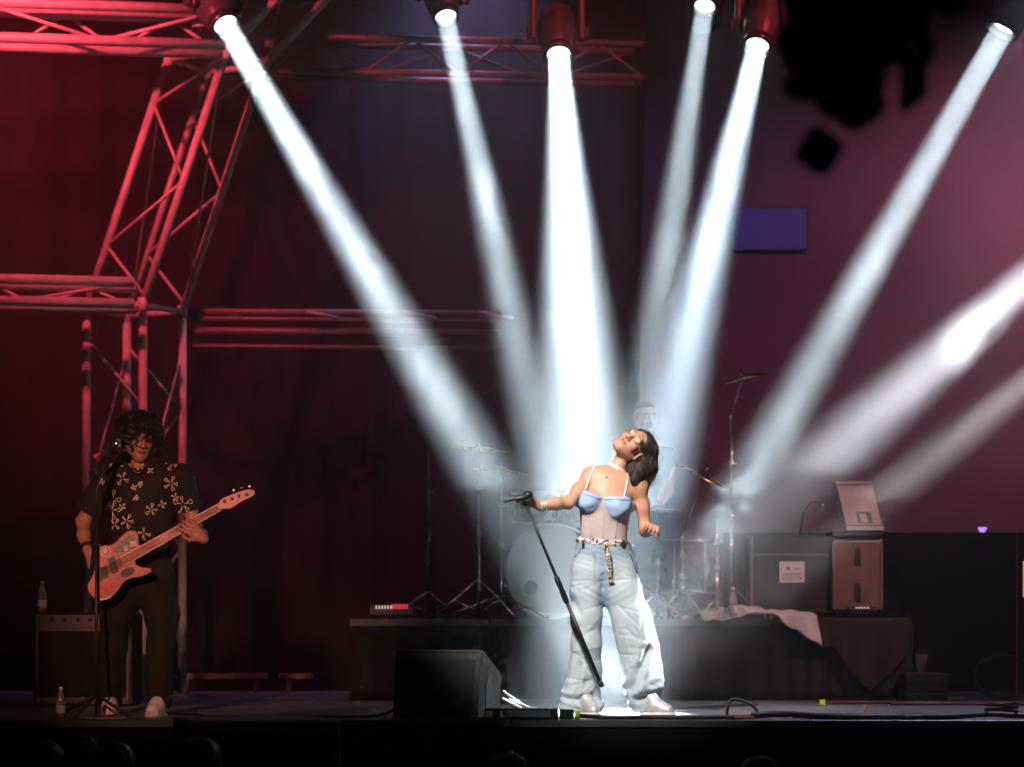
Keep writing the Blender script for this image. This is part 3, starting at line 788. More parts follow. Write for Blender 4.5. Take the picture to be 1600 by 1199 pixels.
surf_strap([S_(906 + 31 * t, 770 + 11.5 * t) for t in np.linspace(0, 1, 12)], 'top_band', 'satin', cups[0], cups[0], .012, .002)
surf_strap([S_(944 + 38 * t, 781.5 + 1.5 * t * t) for t in np.linspace(0, 1, 12)], 'top_band', 'satin', cups[1], cups[1], .012, .002)
surf_strap([S_(914 + (929 - 914) * t, 766 - 40 * t) for t in np.linspace(0, 1, 9)], 'strap', 'strap_w', singer, singer_body)
surf_strap([S_(974 + (982 - 974) * t, 778 - 33 * t) for t in np.linspace(0, 1, 8)], 'strap', 'strap_w', singer, singer_body)
for x0, x1 in ((918, 922), (941, 942), (964, 960)): surf_strap([S_(x0 + (x1 - x0) * t, 803 + 39 * t) for t in np.linspace(0, 1, 8)], 'seam', 'sheer', sheer, sheer, .006, .0015, .002)
# rhinestone choker round the neck, pendant, bracelets, rings
na, nb_ = S_(953, 748, .035), S_(975, 714, .04); nd = (nb_ - na).normalized(); nc = na.lerp(nb_, .38)
qn = Vector((0, 0, 1)).rotation_difference(nd)
ch = MB().lathe([(.050, -.022), (.0545, -.019), (.0545, .019), (.050, .022)], nc, nd, 40).build('choker', 'strap_w', singer)
g1 = MB()
for i in range(44):
    for j in range(4):
        a = 2 * math.pi * (i + .5 * (j % 2)) / 44; g1.ball(nc + qn @ Vector((.0555 * math.cos(a), .0555 * math.sin(a), -.015 + j * .010)), .0037, 6, 4)
o = g1.build('rhinestones', 'gem', ch); o['kind'] = 'stuff'
bbv = BVHTree.FromPolygons([v.co[:] for v in singer_body.data.vertices], [p.vertices[:] for p in singer_body.data.polygons])
pq = S_(947, 747); MB().ball(bbv.ray_cast(Vector((pq.x, -1.2, pq.z)), Vector((0, 1, 0)))[0], .0055, 10, 8).build('pendant', 'black_plastic', singer)
dR = (wrR - elR).normalized()
for k in range(5):
    c = wrR - dR * (.004 + .0075 * k); MB().lathe([(.0275 + .002 * math.cos(t), .0026 * math.sin(t)) for t in np.linspace(0, 2 * math.pi, 9)], c, dR, 24).build('bracelet', 'gold' if k % 2 else 'gem', singer)

# jeans
J = SDF((.20, -.24, .02), (.92, .26, 1.02), .0045)
J.cone(S_(943, 850), S_(943, 862), .134, .148, .05, sq=.75); J.cone(S_(943, 862), S_(945, 885, .01), .148, .172, .05, sq=.72)
J.chain([S_(920, 892, .01), S_(917, 924), S_(915.5, 965, -.01), S_(916, 1006, -.015), S_(914.5, 1047), S_(907, 1086, .01), S_(905, 1104, .01)], [.10, .091, .083, .079, .085, .096, .108], .045)
J.chain([S_(966, 892, .01), S_(972, 924), S_(986, 965, -.01), S_(992.5, 993, -.01), S_(998.5, 1020), S_(1003, 1048), S_(1004.5, 1074), S_(1007, 1100, -.01)], [.11, .104, .103, .101, .100, .102, .104, .080], .045)
J.cone(S_(896, 1106, .02), S_(925, 1106, -.02), .055, .06, .04)
J.cut((.04, -.1, 1), S_(943, 847.5, -.1)); J.cut((0, 0, -1), (0, 0, .028))
def jean_disp(V, n):
    x, z = V[:, 0], V[:, 2]; px = 800 + x * 280; py = 980 - (z - .5) * 280
    d = .0050 * vnoise(V * np.array([1, 1, .3]), 34, 11) * sstep(860, 900, py)
    d += .0035 * sstep(1035, 1075, py) * np.sin(py * .34 + px * .12 + 5 * vnoise(V, 18, 2)) + .0015 * sstep(985, 1050, py) * np.abs(vnoise(V, 40, 14))                 # stacked folds above the hem
    d += .0006 * np.exp(-((py - 925) / 28) ** 2) * np.sin((py + .55 * np.abs(px - 941)) * .55)               # whiskers at the hips
    d += .0006 * np.exp(-((py - 875) / 22) ** 2) * np.sin((py - .35 * (px - 941)) * .75)
    def crease(x0, y0, x1, y1, w, a):
        dx, dy = x1 - x0, y1 - y0; t = np.clip(((px - x0) * dx + (py - y0) * dy) / (dx * dx + dy * dy), 0, 1)
        r = np.hypot(px - x0 - t * dx, py - y0 - t * dy); return a * np.exp(-(r / w) ** 2) * (V[:, 1] < .05)
    d += crease(1014, 1016, 982, 1078, 7, -.026) + crease(1024, 1010, 1000, 1075, 5, .010)
    d += crease(1028, 1083, 996, 1094, 6, -.020) + crease(1030, 1074, 990, 1084, 5, .009)
    d += crease(886, 1093, 928, 1090, 6, -.020) + crease(905, 1040, 893, 1085, 6, -.012) + crease(912, 1042, 903, 1088, 5, .008)
    d += crease(941, 920, 941, 900, 3, -.008) + crease(893, 938, 905, 960, 5, -.010)
    d += crease(925, 868, 941, 918, 2.5, -.004)
    rg_ = np.random.default_rng(17)
    for k in range(34):
        leg = k % 2; cy_ = rg_.uniform(905, 1098); cx_ = (916 if leg == 0 else 975 + (cy_ - 905) * .17) + rg_.uniform(-20, 20); an = rg_.normal(.5 if leg == 0 else -.5, .55); ln_ = rg_.uniform(8, 24)
        d += crease(cx_ - ln_ * math.cos(an), cy_ + ln_ * math.sin(an), cx_ + ln_ * math.cos(an), cy_ - ln_ * math.sin(an), rg_.uniform(1.6, 3.2), rg_.choice([-.0036, -.0028, .0022]))
    return d
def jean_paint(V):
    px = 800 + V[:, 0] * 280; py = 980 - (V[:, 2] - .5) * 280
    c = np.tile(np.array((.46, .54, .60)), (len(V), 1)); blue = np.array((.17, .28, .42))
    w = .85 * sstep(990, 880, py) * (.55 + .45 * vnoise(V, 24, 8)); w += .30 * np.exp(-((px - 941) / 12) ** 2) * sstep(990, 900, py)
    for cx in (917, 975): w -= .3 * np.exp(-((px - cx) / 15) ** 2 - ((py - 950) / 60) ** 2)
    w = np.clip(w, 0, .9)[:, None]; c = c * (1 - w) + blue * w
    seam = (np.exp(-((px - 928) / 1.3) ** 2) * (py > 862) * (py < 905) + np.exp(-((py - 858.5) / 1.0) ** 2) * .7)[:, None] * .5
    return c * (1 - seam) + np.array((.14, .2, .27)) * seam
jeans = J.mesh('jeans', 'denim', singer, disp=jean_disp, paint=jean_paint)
jb = BVHTree.FromPolygons([v.co[:] for v in jeans.data.vertices], [p.vertices[:] for p in jeans.data.polygons])
def on_jeans(px, py, lift=.003):
    q = S_(px, py); h = jb.ray_cast(Vector((q.x, -1.2, q.z)), Vector((0, 1, 0))); return (h[0] - Vector((0, lift, 0))) if h[0] else q
for pts in ([(984, 866), (987, 876), (992, 890), (995, 897)], [(897, 872), (903, 866), (907, 858)]):
    MB().tube([on_jeans(*p) for p in pts], .0022, 5).build('pocket_seam', 'denim', jeans)
for px in (911, 973): MB().box(on_jeans(px, 852, .006), (.009, .003, .024), bev=.002).build('belt_loop', 'denim', jeans)
# sparkling belt with a hanging tail
belt = MB(); gm = MB(); gm2 = MB(); gm3 = MB()
bc = S_(943, 848.5); 
def bring(a, dz=0, dr=0): return Vector((bc.x + (.138 + dr) * math.cos(a), bc.y + (.104 + dr) * math.sin(a), bc.z + dz - .012 * math.cos(a)))
rows = [(-.017, .0), (-.012, .005), (.012, .005), (.017, .0)]
belt.grid(lambda u, v: bring(u * 2 * math.pi, *rows[min(3, round(v * 3))]), 64, 3); bo = belt.build('belt', 'gem_w', singer)
for i in range(96):
    for j in range(3):
        a = 2 * math.pi * (i + random.random() * .8) / 96; r = random.choice([.0045, .007, .0105]); random.choice((gm, gm2, gm3)).ball(bring(a, random.uniform(-.014, .014), .007), r, 6, 4)
o = gm.build('rhinestones', 'gem', bo); o['kind'] = 'stuff'
tail = [on_jeans(944 + t * 12 + 2 * math.sin(t * 5), 852 + t * 60, .014) for t in np.linspace(0, 1, 12)]
bt = MB(); v = []; f = []
for i, p in enumerate(tail): v += [p + Vector((-.018 + .008 * i / 11, 0, 0)), p + Vector((.016 - .004 * i / 11, .004, 0))]
bt.add(v, [(2 * i, 2 * i + 1, 2 * i + 3, 2 * i + 2) for i in range(11)], True); bt.build('belt_tail', 'gem_w', bo, solid=.004)
for i in range(150):
    t = random.random() * 11; k = int(t); p = tail[k].lerp(tail[min(k + 1, 11)], t - k)
    random.choice((gm, gm2, gm2, gm3)).ball(p + Vector((random.uniform(-.016, .013), -.004, 0)), random.choice([.003, .0045, .006]), 6, 4)
o = gm2.build('amber_rhinestones', 'gem_w', bo); o['kind'] = 'stuff'; o = gm3.build('dark_sequins', 'gem_d', bo); o['kind'] = 'stuff'
st_ = MB()
for i in range(34):
    p = S_(random.uniform(912, 975), random.uniform(800, 842)); h = None
    bvs = bvs if i else BVHTree.FromPolygons([v.co[:] for v in sheer.data.vertices], [q.vertices[:] for q in sheer.data.polygons])
    h = bvs.ray_cast(Vector((p.x, -1.2, p.z)), Vector((0, 1, 0)))
    if h[0]: st_.ball(h[0], .0022, 5, 4)
o = st_.build('tiny_crystals', 'gem', sheer); o['kind'] = 'stuff'


def sneaker(parent, heel, toe, m, ls=1., kind='shoe'):
    """shoe from heel point to toe point on the floor"""
    heel = Vector(heel); toe = Vector(toe); d = (toe - heel).normalized(); L = (toe - heel).length; sd = d.cross(Vector((0, 0, 1)))
    U = Vector((0, 0, 1)); lo = Vector((min(heel.x, toe.x) - .1, min(heel.y, toe.y) - .1, heel.z - .01)); hi = Vector((max(heel.x, toe.x) + .1, max(heel.y, toe.y) + .1, heel.z + .17))
    A = SDF(lo, hi, .004)
    A.cone(heel + d * .04 + U * .045, heel + d * L * .45 + U * .045, .036 * ls, .038 * ls, .02); A.cone(heel + d * L * .45 + U * .045, toe - d * .045 + U * .036, .038 * ls, .035 * ls, .03)
    A.cone(heel + d * .045 + U * .05, heel + d * .06 + U * .11, .034 * ls, .036 * ls, .03); A.cone(heel + d * .08 + U * .09, heel + d * L * .6 + U * .06, .032, .03, .03)
    A.cut((0, 0, -1), heel + U * .024)
    sh = A.mesh(kind, m, parent)
    Bq = SDF(lo, hi, .004)
    Bq.cone(heel + d * .038 + U * .014, heel + d * L * .5 + U * .014, .041 * ls, .040 * ls, .02); Bq.cone(heel + d * L * .5 + U * .014, toe - d * .043 + U * .014, .040 * ls, .041 * ls, .02)
    Bq.cut((0, 0, -1), heel + U * .001); Bq.cut((0, 0, 1), heel + U * .027); Bq.mesh('sole', 'sole', sh)
    for k in range(4):
        c = heel + d * L * (.42 + .09 * k) + U * (.098 - .008 * k); MB().tube([c - sd * .026 - U * .010, c + U * .004, c + sd * .026 - U * .010], .004, 6).build('lace', 'sole', sh)
    return sh


sneaker(singer, (.715, -.03, 0), (.90, -.13, 0), 'shoe_s'); sneaker(singer, (.375, .0, 0), (.475, -.17, 0), 'shoe_s')

# microphone on its stand, tipped sideways in her hand
mic = thing('microphone_stand', 'black straight microphone stand tilted in the hand of the singer', 'microphone stand', S_(940, 1072, -.30))
m0, m1 = S_(787, 783.5, -.345), S_(824, 774.5, -.335); md = (m1 - m0).normalized()
MB().lathe([(.0005, -.002), (.010, 0), (.0115, .008), (.0135, .06), (.0155, .105), (.0185, .112), (.0185, .12)], m0, md, 18).build('microphone_body', 'mic_black', mic)
MB().lathe([(.0175, .116), (.024, .122), (.0255, .138), (.022, .152), (.012, .162), (.0005, .165)], m0, md, 18).build('microphone_grille', 'mic_black', mic)
s0, s1 = S_(819, 781, -.325), S_(940, 1072, -.30)
MB().lathe([(.017, -.035), (.02, -.03), (.02, .03), (.017, .035)], S_(815, 778.5, -.345), md, 14).build('clip', 'mic_black', mic)
MB().tube([S_(816, 780, -.335), s0.lerp(s1, .03)], .012, 10).build('clip_joint', 'black_metal', mic)
MB().tube([s0, s0.lerp(s1, .48)], .0085, 12).build('upper_tube', 'mic_black', mic)
sd_ = (s1 - s0).normalized(); c0 = s0.lerp(s1, .43); L_ = (s1 - s0).length
MB().lathe([(.010, -.02), (.0155, -.012), (.0165, .03), (.0135, .05), (.0165, .08), (.0165, .125), (.012, .14)], c0, sd_, 14).build('clutch', 'mic_black', mic)
MB().tube([s0.lerp(s1, .5), s1], .0105, 12).build('lower_tube', 'mic_black', mic)
MB().lathe([(.013, -.03), (.0155, -.028), (.0155, 0), (.012, .006)], s1, sd_, 12).build('end_cap', 'rubber', mic)


# ================================================================== the bassist
def Bp(px, py, y=0.): return P(px, py, 14.1 + y)


bassist = thing('person', 'curly haired man in black flower print shirt playing bass', 'person', (-2.1, .1, 0))
bR = head_frame(math.radians(24), math.radians(-12), math.radians(3)); bC = Bp(217, 685, -.02)
bsR, beR, bwR = Bp(170, 744), Bp(130, 815, .04), Bp(137, 860, -.12)
bsL, beL, bwL = Bp(284, 746), Bp(305, 826, .02), Bp(318, 842, -.30)
BB = SDF((-2.55, -.45, .60), (-1.62, .42, 1.75), .005)
BB.cone(Bp(225, 880), Bp(226, 775), .115, .12, .05, sq=.6); BB.cone(bsR, bsL, .06, .06, .06, sq=.9)
BB.cone(Bp(216, 745, .02), Bp(216, 712, .01), .058, .054, .04)
add_head(BB, bC, bR, 1.03, True)
BB.chain([bsR, Bp(150, 780, .03), beR, Bp(131, 838, -.04), bwR], [.05, .044, .037, .034, .026], .03)
BB.chain([bsL, Bp(295, 785, .03), beL, Bp(313, 836, -.14), bwL], [.05, .045, .039, .036, .028], .03)
add_hand(BB, bwR, Bp(150, 893, -.21) - bwR, Vector((.75, .55, -.2)), [.5, .55, .6, .6], 1.05, thumb_side=1)
add_hand(BB, bwL, Vector((-.07, -.03, .06)), Vector((-.3, .8, -.1)), [.45, .5, .55, .6], 1.05, thumb_side=1)
def paint_b(V):
    col = np.tile(SKIN_M, (len(V), 1)) * (1 + .06 * vnoise(V, 60, 4))[:, None]
    paint_head(V, col, bC, bR, 1.03, (.36, .14, .11)); q = (V - np.array(bC)) @ np.array([list(r) for r in bR])
    w = (np.exp(-((q[:, 2] + .085) / .02) ** 2) * (q[:, 1] > .02) * (np.abs(q[:, 0]) < .06) * .22)[:, None]
    return np.clip(col * (1 - w) + np.array((.08, .05, .04)) * w, 0, 1)
BB.mesh('body', 'skin', bassist, paint=paint_b)
# curls
bh = SDF((-2.45, -.3, 1.42), (-1.85, .4, 1.85), .006)
def bL(x, y, z): return bC + bR @ Vector((x, y, z))
bh.ell(bL(0, -.03, .05), (.108, .108, .105), [list(r) for r in bR], .02)
for q in (-1, 1): bh.cone(bL(q * .085, -.02, .04), bL(q * .086, -.01, -.075), .046, .038, .03)
bh.cone(bL(-.07, .065, .07), bL(.05, .07, .075), .042, .036, .03); bh.cone(bL(.06, .07, .06), bL(.075, .06, .0), .03, .03, .03); bh.cone(bL(0, -.09, 0), bL(0, -.08, -.08), .07, .06, .03)
bh.ell(bL(0, .11, -.06), (.062, .09, .11), [list(r) for r in bR], .01, True)
hairb = bh.mesh('hair', 'hair_k', bassist, disp=lambda V, n: .010 * vnoise(V, 130, 9) + .008 * vnoise(V, 60, 10))
curls = MB(); hv_ = hairb.data.vertices
for i in range(420):
    v0 = hv_[random.randrange(len(hv_))]; p = v0.co.copy(); n = v0.normal.copy(); a = n.orthogonal().normalized(); b = n.cross(a)
    if n.dot(bR @ Vector((0, 1, 0))) > .5 and (p - bC).dot(bR @ Vector((0, 0, 1))) < .05: continue
    dr = Vector((random.uniform(-.6, .6), random.uniform(-.6, .6), -.9)); rr_ = random.uniform(.006, .011); ln = random.uniform(.02, .05)
    curls.tube([p + n * .004 + dr * ln * t + n * .014 * t + (a * math.cos(t * 9) + b * math.sin(t * 9)) * rr_ for t in np.linspace(0, 1, 8)], [.004] * 7 + [.0012], 4)
o = curls.build('curls', 'hair_k', hairb); o['kind'] = 'stuff'
# shirt
SB = SDF((-2.6, -.24, .78), (-1.6, .32, 1.56), .005)
SB.cone(Bp(222, 865), Bp(224, 800), .165, .162, .05, sq=.68); SB.cone(Bp(224, 800), Bp(226, 757), .162, .148, .05, sq=.66)
SB.cone(bsR, bsL, .068, .068, .06, sq=.95); SB.cone(Bp(205, 735, .02), Bp(232, 735, .02), .075, .075, .05, sq=.9)
SB.cone(bsR, Bp(137, 800, .035), .07, .078, .04); SB.cone(bsL, Bp(298, 798, .04), .07, .074, .04)
SB.cut((0, 0, -1), Bp(225, 884)); SB.cone(Bp(217, 700, -.03), Bp(215, 727, -.02), .06, .058, .01, True)
for a, b in ((bsR, Bp(137, 800, .035)), (bsL, Bp(298, 798, .04))):
    d = (b - a).normalized(); e = b + d * .015
    SB.cone(e + d * .075, e + d * .16, .12, .12, .0, True)
def shirt_disp(V, n): return .006 * vnoise(V * np.array([1, 1, .45]), 26, 21) + .004 * np.sin(V[:, 0] * 60 + 4 * vnoise(V, 9, 3)) * sstep(1.2, .9, V[:, 2])
shirt = SB.mesh('shirt', 'shirt_k', bassist, disp=shirt_disp)
sb = BVHTree.FromPolygons([v.co[:] for v in shirt.data.vertices], [p.vertices[:] for p in shirt.data.polygons])
def on_shirt(x, z):
    h = sb.ray_cast(Vector((x, -2, z)), Vector((0, 1, 0))); return h[0] - Vector((0, .0035, 0)) if h[0] else None
flowers = [(375, 570, 34), (437, 572, 28), (460, 700, 46), (612, 600, 26), (870, 567, 44), (870, 745, 48), (362, 868, 66), (362, 965, 62), (290, 735, 24), (470, 945, 24),
           (968, 922, 60), (715, 970, 42), (800, 925, 24), (560, 780, 20), (620, 755, 18), (306, 1110, 36), (393, 1095, 46), (503, 1066, 46), (650, 1170, 40), (760, 1300, 52), (850, 1180, 22), (585, 870, 18), (1010, 1010, 24), (700, 640, 22), (900, 860, 26)]
for zx, zy, s in flowers:
    c = Bp(110 + zx / 5.45, 620 + zy / 5.45); R_ = s / 5.45 / 278 * 1.35; npet = random.choice([4, 5, 5]); ph = random.uniform(0, 6.28); fm = MB()
    for k in range(npet):
        a0 = ph + 2 * math.pi * k / npet + random.uniform(-.15, .15); ln = R_ * random.uniform(.75, 1.1); wd = ln * random.uniform(.22, .34); run = []
        for t in np.linspace(0, 1, 13):
            s_ = math.sin(math.pi * t); l = ln * (.18 + .82 * math.sin(math.pi * t) ** .7); off = wd * math.sin(2 * math.pi * t) * s_
            x = math.cos(a0) * l - math.sin(a0) * off; z = math.sin(a0) * l + math.cos(a0) * off
            q = on_shirt(c.x + x, c.z + z); 
            if q: run.append(q)
        for i in range(len(run) - 1):
            if (run[i + 1] - run[i]).length < .03: fm.tube([run[i], run[i + 1]], .0024, 4, cap=False)
    if fm.v: fm.build('flower_print', 'print', shirt)
MB().tube([Bp(205, 722, -.11), Bp(207, 733, -.135), Bp(213, 739.5, -.145), Bp(221, 737, -.14), Bp(226, 727, -.115)], .0028, 6).build('necklace', 'chrome', bassist)
MB().lathe([(.033, -.014), (.036, -.012), (.036, .012), (.033, .014)], beR.lerp(bwR, .9), bwR - beR, 18).build('wristband', 'black_plastic', bassist)
# trousers and shoes
TR = SDF((-2.5, -.22, .05), (-1.7, .3, 1.0), .006)
TR.cone(Bp(222, 872), Bp(222, 905), .165, .165, .05, sq=.75)
TR.chain([Bp(196, 905), Bp(182, 960), Bp(175, 1010, .04), Bp(172, 1060, .08), Bp(173, 1094, .14)], [.108, .09, .078, .072, .066], .04)
TR.chain([Bp(246, 905), Bp(252, 960), Bp(252, 1010), Bp(250, 1060, -.02), Bp(250, 1094, -.06)], [.108, .09, .078, .072, .066], .04)
TR.cut((0, 0, 1), Bp(222, 868))
TR.mesh('trousers', 'trouser_k', bassist, disp=lambda V, n: .007 * vnoise(V * np.array([1, 1, .7]), 30, 33))
sneaker(bassist, Bp(172, 0, .20).xy.to_3d() * 1 + Vector((0, 0, 0)), Vector((Bp(177, 0, .0).x, -.03, 0)), 'shoe_w', 1.1)
sneaker(bassist, Vector((Bp(252, 0).x, .09, 0)), Vector((Bp(246, 0).x, -.16, 0)), 'shoe_w', 1.1)

# bass guitar
DB = 13.84; z3 = lambda x, y: (110 + x / 5.333, 740 + y / 5.333)
bass = thing('bass_guitar', 'salmon coloured four string bass guitar covered in stickers', 'bass guitar', P(*z3(420, 760), DB))
def bp3(x, y, d=0): return P(*z3(x, y), DB + d)
outline = [(222, 600), (300, 602), (370, 588), (420, 535), (470, 487), (520, 472), (560, 482), (578, 520), (576, 575), (600, 625), (585, 680), (548, 730), (565, 770), (610, 788), (665, 788), (690, 800), (680, 830), (620, 858), (540, 872), (480, 890), (435, 935), (395, 995), (340, 1040), (285, 1062), (235, 1062), (180, 1020), (152, 975), (150, 930), (180, 880), (205, 820), (220, 740), (222, 670)]
def smooth_poly(p, it=2):
    for _ in range(it): p = [q for i in range(len(p)) for q in ((p[i][0] * .75 + p[(i + 1) % len(p)][0] * .25, p[i][1] * .75 + p[(i + 1) % len(p)][1] * .25), (p[i][0] * .25 + p[(i + 1) % len(p)][0] * .75, p[i][1] * .25 + p[(i + 1) % len(p)][1] * .75))]
    return p
def plate(pts, d, th, name, m, parent, it=2, bev=0.):
    pp = [bp3(x, y, d) for x, y in smooth_poly(pts, it)]; y0 = CY + DB + d
    return MB().prism([(p.x, p.z) for p in pp], th, (0, y0, 0), (1, 0, 0), (0, 0, 1), bev).build(name, m, parent)
# prism extrudes along x cross z = -y (towards the viewer)
body_ = plate(outline, .02, .042, 'body', 'bass_wood', bass, 2, .006)
n0, n1_ = bp3(430, 735, -.026), bp3(1240, 283, -.03)
dn = (n1_ - n0).normalized(); sdn = Vector((-dn.z, 0, dn.x))
nk = MB(); nk.prism([(0, -.029), ((n1_ - n0).length, -.021), ((n1_ - n0).length, .021), (0, .029)], .022, n0 + Vector((0, .012, 0)), dn, sdn, .004); neck = nk.build('neck', 'neck_wood', bass)
hd_ = [(1235, 262), (1255, 215), (1330, 185), (1420, 150), (1500, 132), (1535, 145), (1538, 175), (1500, 205), (1440, 225), (1385, 262), (1330, 298), (1290, 290), (1246, 303)]
plate(hd_, -.022, .016, 'headstock', 'neck_wood', bass, 1)
MB().tube([n1_ + sdn * .022 + Vector((0, -.012, 0)), n1_ - sdn * .022 + Vector((0, -.012, 0))], .0035, 6).build('nut', 'sole', neck)
L3 = (n1_ - n0).length
for k in range(12):
    t = 1 - .5 ** ((k + 1) / 12) * 1.0; t = 1 - (1 - .5 ** ((k + 1) / 12)) * 1.55
    if t < .02: continue
    c = n0.lerp(n1_, t) + Vector((0, -.0115, 0)); MB().tube([c - sdn * .024, c + sdn * .024], .0016, 5).build('fret', 'chrome', neck)
for x, y in ((1285, 232), (1347, 212), (1405, 188), (1470, 175)):
    q = bp3(x, y, -.04); MB().lathe([(.0005, .02), (.007, .02), (.007, 0), (.010, -.002)], q, (0, -1, 0), 12).build('tuning_post', 'chrome', bass)
for x, y in ((1362, 140), (1428, 122), (1492, 108)):
    MB().ball(bp3(x, y, -.025), (.014, .006, .010), 10, 7).build('tuning_key', 'chrome', bass)
for k in range(4):
    o_ = (-1.5 + k) * .009; a = n0 - dn * .13 + sdn * o_ * 1.3 + Vector((0, -.02, 0)); b = n1_ + sdn * o_ * .8 + Vector((0, -.016, 0)); MB().tube([a, b], .0015, 5).build('string', 'chrome', bass)
plate([(310, 715), (365, 695), (405, 815), (350, 838)], -.023, .008, 'pickup', 'black_plastic', bass, 0)
plate([(225, 790), (300, 765), (320, 860), (240, 900)], -.023, .008, 'bridge', 'black_metal', bass, 0)
plate([(410, 830), (455, 790), (520, 778), (540, 800), (510, 850), (430, 872)], -.023, .003, 'control_plate', 'black_plastic', bass, 1)
plate([(345, 660), (385, 600), (480, 510), (530, 515), (555, 580), (545, 620), (430, 660)], -.0225, .002, 'sticker', 'sticker_b', bass, 1)
cir = lambda x, y, r: [(x + r * math.cos(t), y + r * math.sin(t)) for t in np.linspace(0, 6.1, 16)]
plate(cir(293, 650, 47), -.0225, .002, 'sticker', 'sticker_a', bass, 0); plate(cir(293, 650, 36), -.025, .002, 'sticker', 'bass_wood', bass, 0); plate(cir(290, 645, 22), -.0275, .002, 'sticker', 'sticker_a', bass, 0)
plate([(495, 570), (545, 560), (550, 605), (505, 615)], -.025, .002, 'sticker', 'sticker_a', bass, 0); plate([(440, 610), (478, 600), (480, 640), (448, 650)], -.025, .002, 'sticker', 'sticker_a', bass, 0)
plate([(260, 920), (380, 900), (420, 910), (370, 990), (290, 1030), (230, 1030), (225, 970)], -.0225, .002, 'sticker', 'sticker_c', bass, 1)
plate([(240, 1046), (300, 1040), (345, 1022), (348, 1028), (300, 1052), (240, 1058)], -.0225, .003, 'edge_binding', 'sole', bass, 0)
MB().tube([bp3(160, 990, .02), Bp(152, 820, -.16), Bp(165, 760, -.13), Bp(180, 725, -.06), Bp(200, 716, .06)], .016, 6).build('strap', 'black_cloth', bass)

# ================================================================== the drummer behind the beams
Dd = 18.3
drummer = thing('person', 'short haired drummer seated behind the kit, face half lost in the beam', 'person', P(1008, 960, Dd))
DM = SDF(P(930, 880, Dd) + Vector((0, -.45, -.1)), P(1090, 610, Dd) + Vector((0, .3, 0)), .008)
dC = P(1009, 652, Dd - .05); dR_ = head_frame(math.radians(20), math.radians(-8), 0)
add_head(DM, dC, dR_, 1.05, True); DM.cone(P(1008, 690, Dd), P(1008, 668, Dd), .06, .055, .03)
for s, ex in ((-1, 976), (1, 1042)):
    DM.chain([P(1008 + s * 38, 712, Dd), P(ex, 768, Dd - .1), P(ex + s * -14, 790, Dd - .33)], [.055, .043, .03], .03)
    add_hand(DM, P(ex - s * 14, 790, Dd - .33), (-.3 * s, -.8, .1), (0, 0, -1), 1.2, 1.0, thumb_side=s)
DM.cone(P(1008, 860, Dd), P(1008, 715, Dd), .14, .15, .05, sq=.7)
def paint_d(V):
    col = np.tile(np.array((.5, .27, .22)), (len(V), 1)); paint_head(V, col, dC, dR_, 1.05, (.4, .15, .12)); return col
DM.mesh('body', 'skin', drummer, paint=paint_d)
DT = SDF(P(930, 900, Dd) + Vector((0, -.4, -.1)), P(1090, 670, Dd) + Vector((0, .3, 0)), .008)
DT.cone(P(1008, 880, Dd), P(1008, 722, Dd), .165, .165, .05, sq=.75); DT.cone(P(970, 716, Dd), P(1046, 716, Dd), .07, .07, .05)
for s, ex in ((-1, 976), (1, 1042)): DT.cone(P(1008 + s * 38, 714, Dd), P(ex + s * -8, 748, Dd - .06), .072, .07, .03)
DT.mesh('shirt', 'shirt_k', drummer, disp=lambda V, n: .008 * vnoise(V, 22, 41))
HD = SDF(dC + Vector((-.16, -.18, -.1)), dC + Vector((.16, .2, .2)), .006)
HD.ell(dC + dR_ @ Vector((0, -.02, .042)), (.077, .096, .082), [list(r) for r in dR_], .02); HD.ell(dC + dR_ @ Vector((0, .1, -.04)), (.075, .09, .1), [list(r) for r in dR_], .01, True)
for s in (-1, 1): HD.ell(dC + dR_ @ Vector((s * .08, -.01, -.02)), (.03, .03, .045), [list(r) for r in dR_], .01, True)
HD.mesh('hair', 'hair_d', drummer)
for s, ex in ((-1, 976), (1, 1042)):
    h0 = P(ex - s * 20, 790, Dd - .42); dsx = tag(MB().tube([h0 + Vector((.02 * s, .12, -.02)), h0 + Vector((-.06 * s, -.28, .07))], [.008, .005], 8).build('drumstick', 'neck_wood'), 'wooden drumstick in the ' + ('left' if s > 0 else 'right') + ' hand of the drummer', 'drumstick', 'drumsticks')
TL = SDF(P(900, 980, Dd) + Vector((0, -.75, -.2)), P(1130, 850, Dd) + Vector((0, .3, 0)), .01)
for s in (-1, 1): TL.chain([P(1008 + s * 22, 868, Dd), P(1008 + s * 50, 872, Dd - .42), P(1008 + s * 46, 954, Dd - .48)], [.1, .075, .055], .04)
TL.mesh('trousers', 'trouser_k', drummer)
for s in (-1, 1): sneaker(drummer, Vector((P(1008 + s * 46, 0, Dd - .45).x, Dd - .42 + CY, .556)), Vector((P(1008 + s * 50, 0, Dd).x, Dd - .7 + CY, .556)), 'black_plastic', 1.0)
stool = thing('drum_stool', 'round black drum stool under the drummer', 'stool', P(1008, 960, Dd))
MB().lathe([(.0005, 0), (.16, 0), (.17, .02), (.17, .06), (.15, .08), (.0005, .085)], (P(1008, 0, Dd).x, Dd + CY, 1.0 - .155), (0, 0, 1), 24).build('seat', 'black_plastic', stool)
for k in range(3):
    a = k * 2.094; MB().tube([(P(1008, 0, Dd).x, Dd + CY, .8), (P(1008, 0, Dd).x + .25 * math.cos(a), Dd + CY + .25 * math.sin(a), .565)], .012, 8).build('leg', 'chrome', stool)


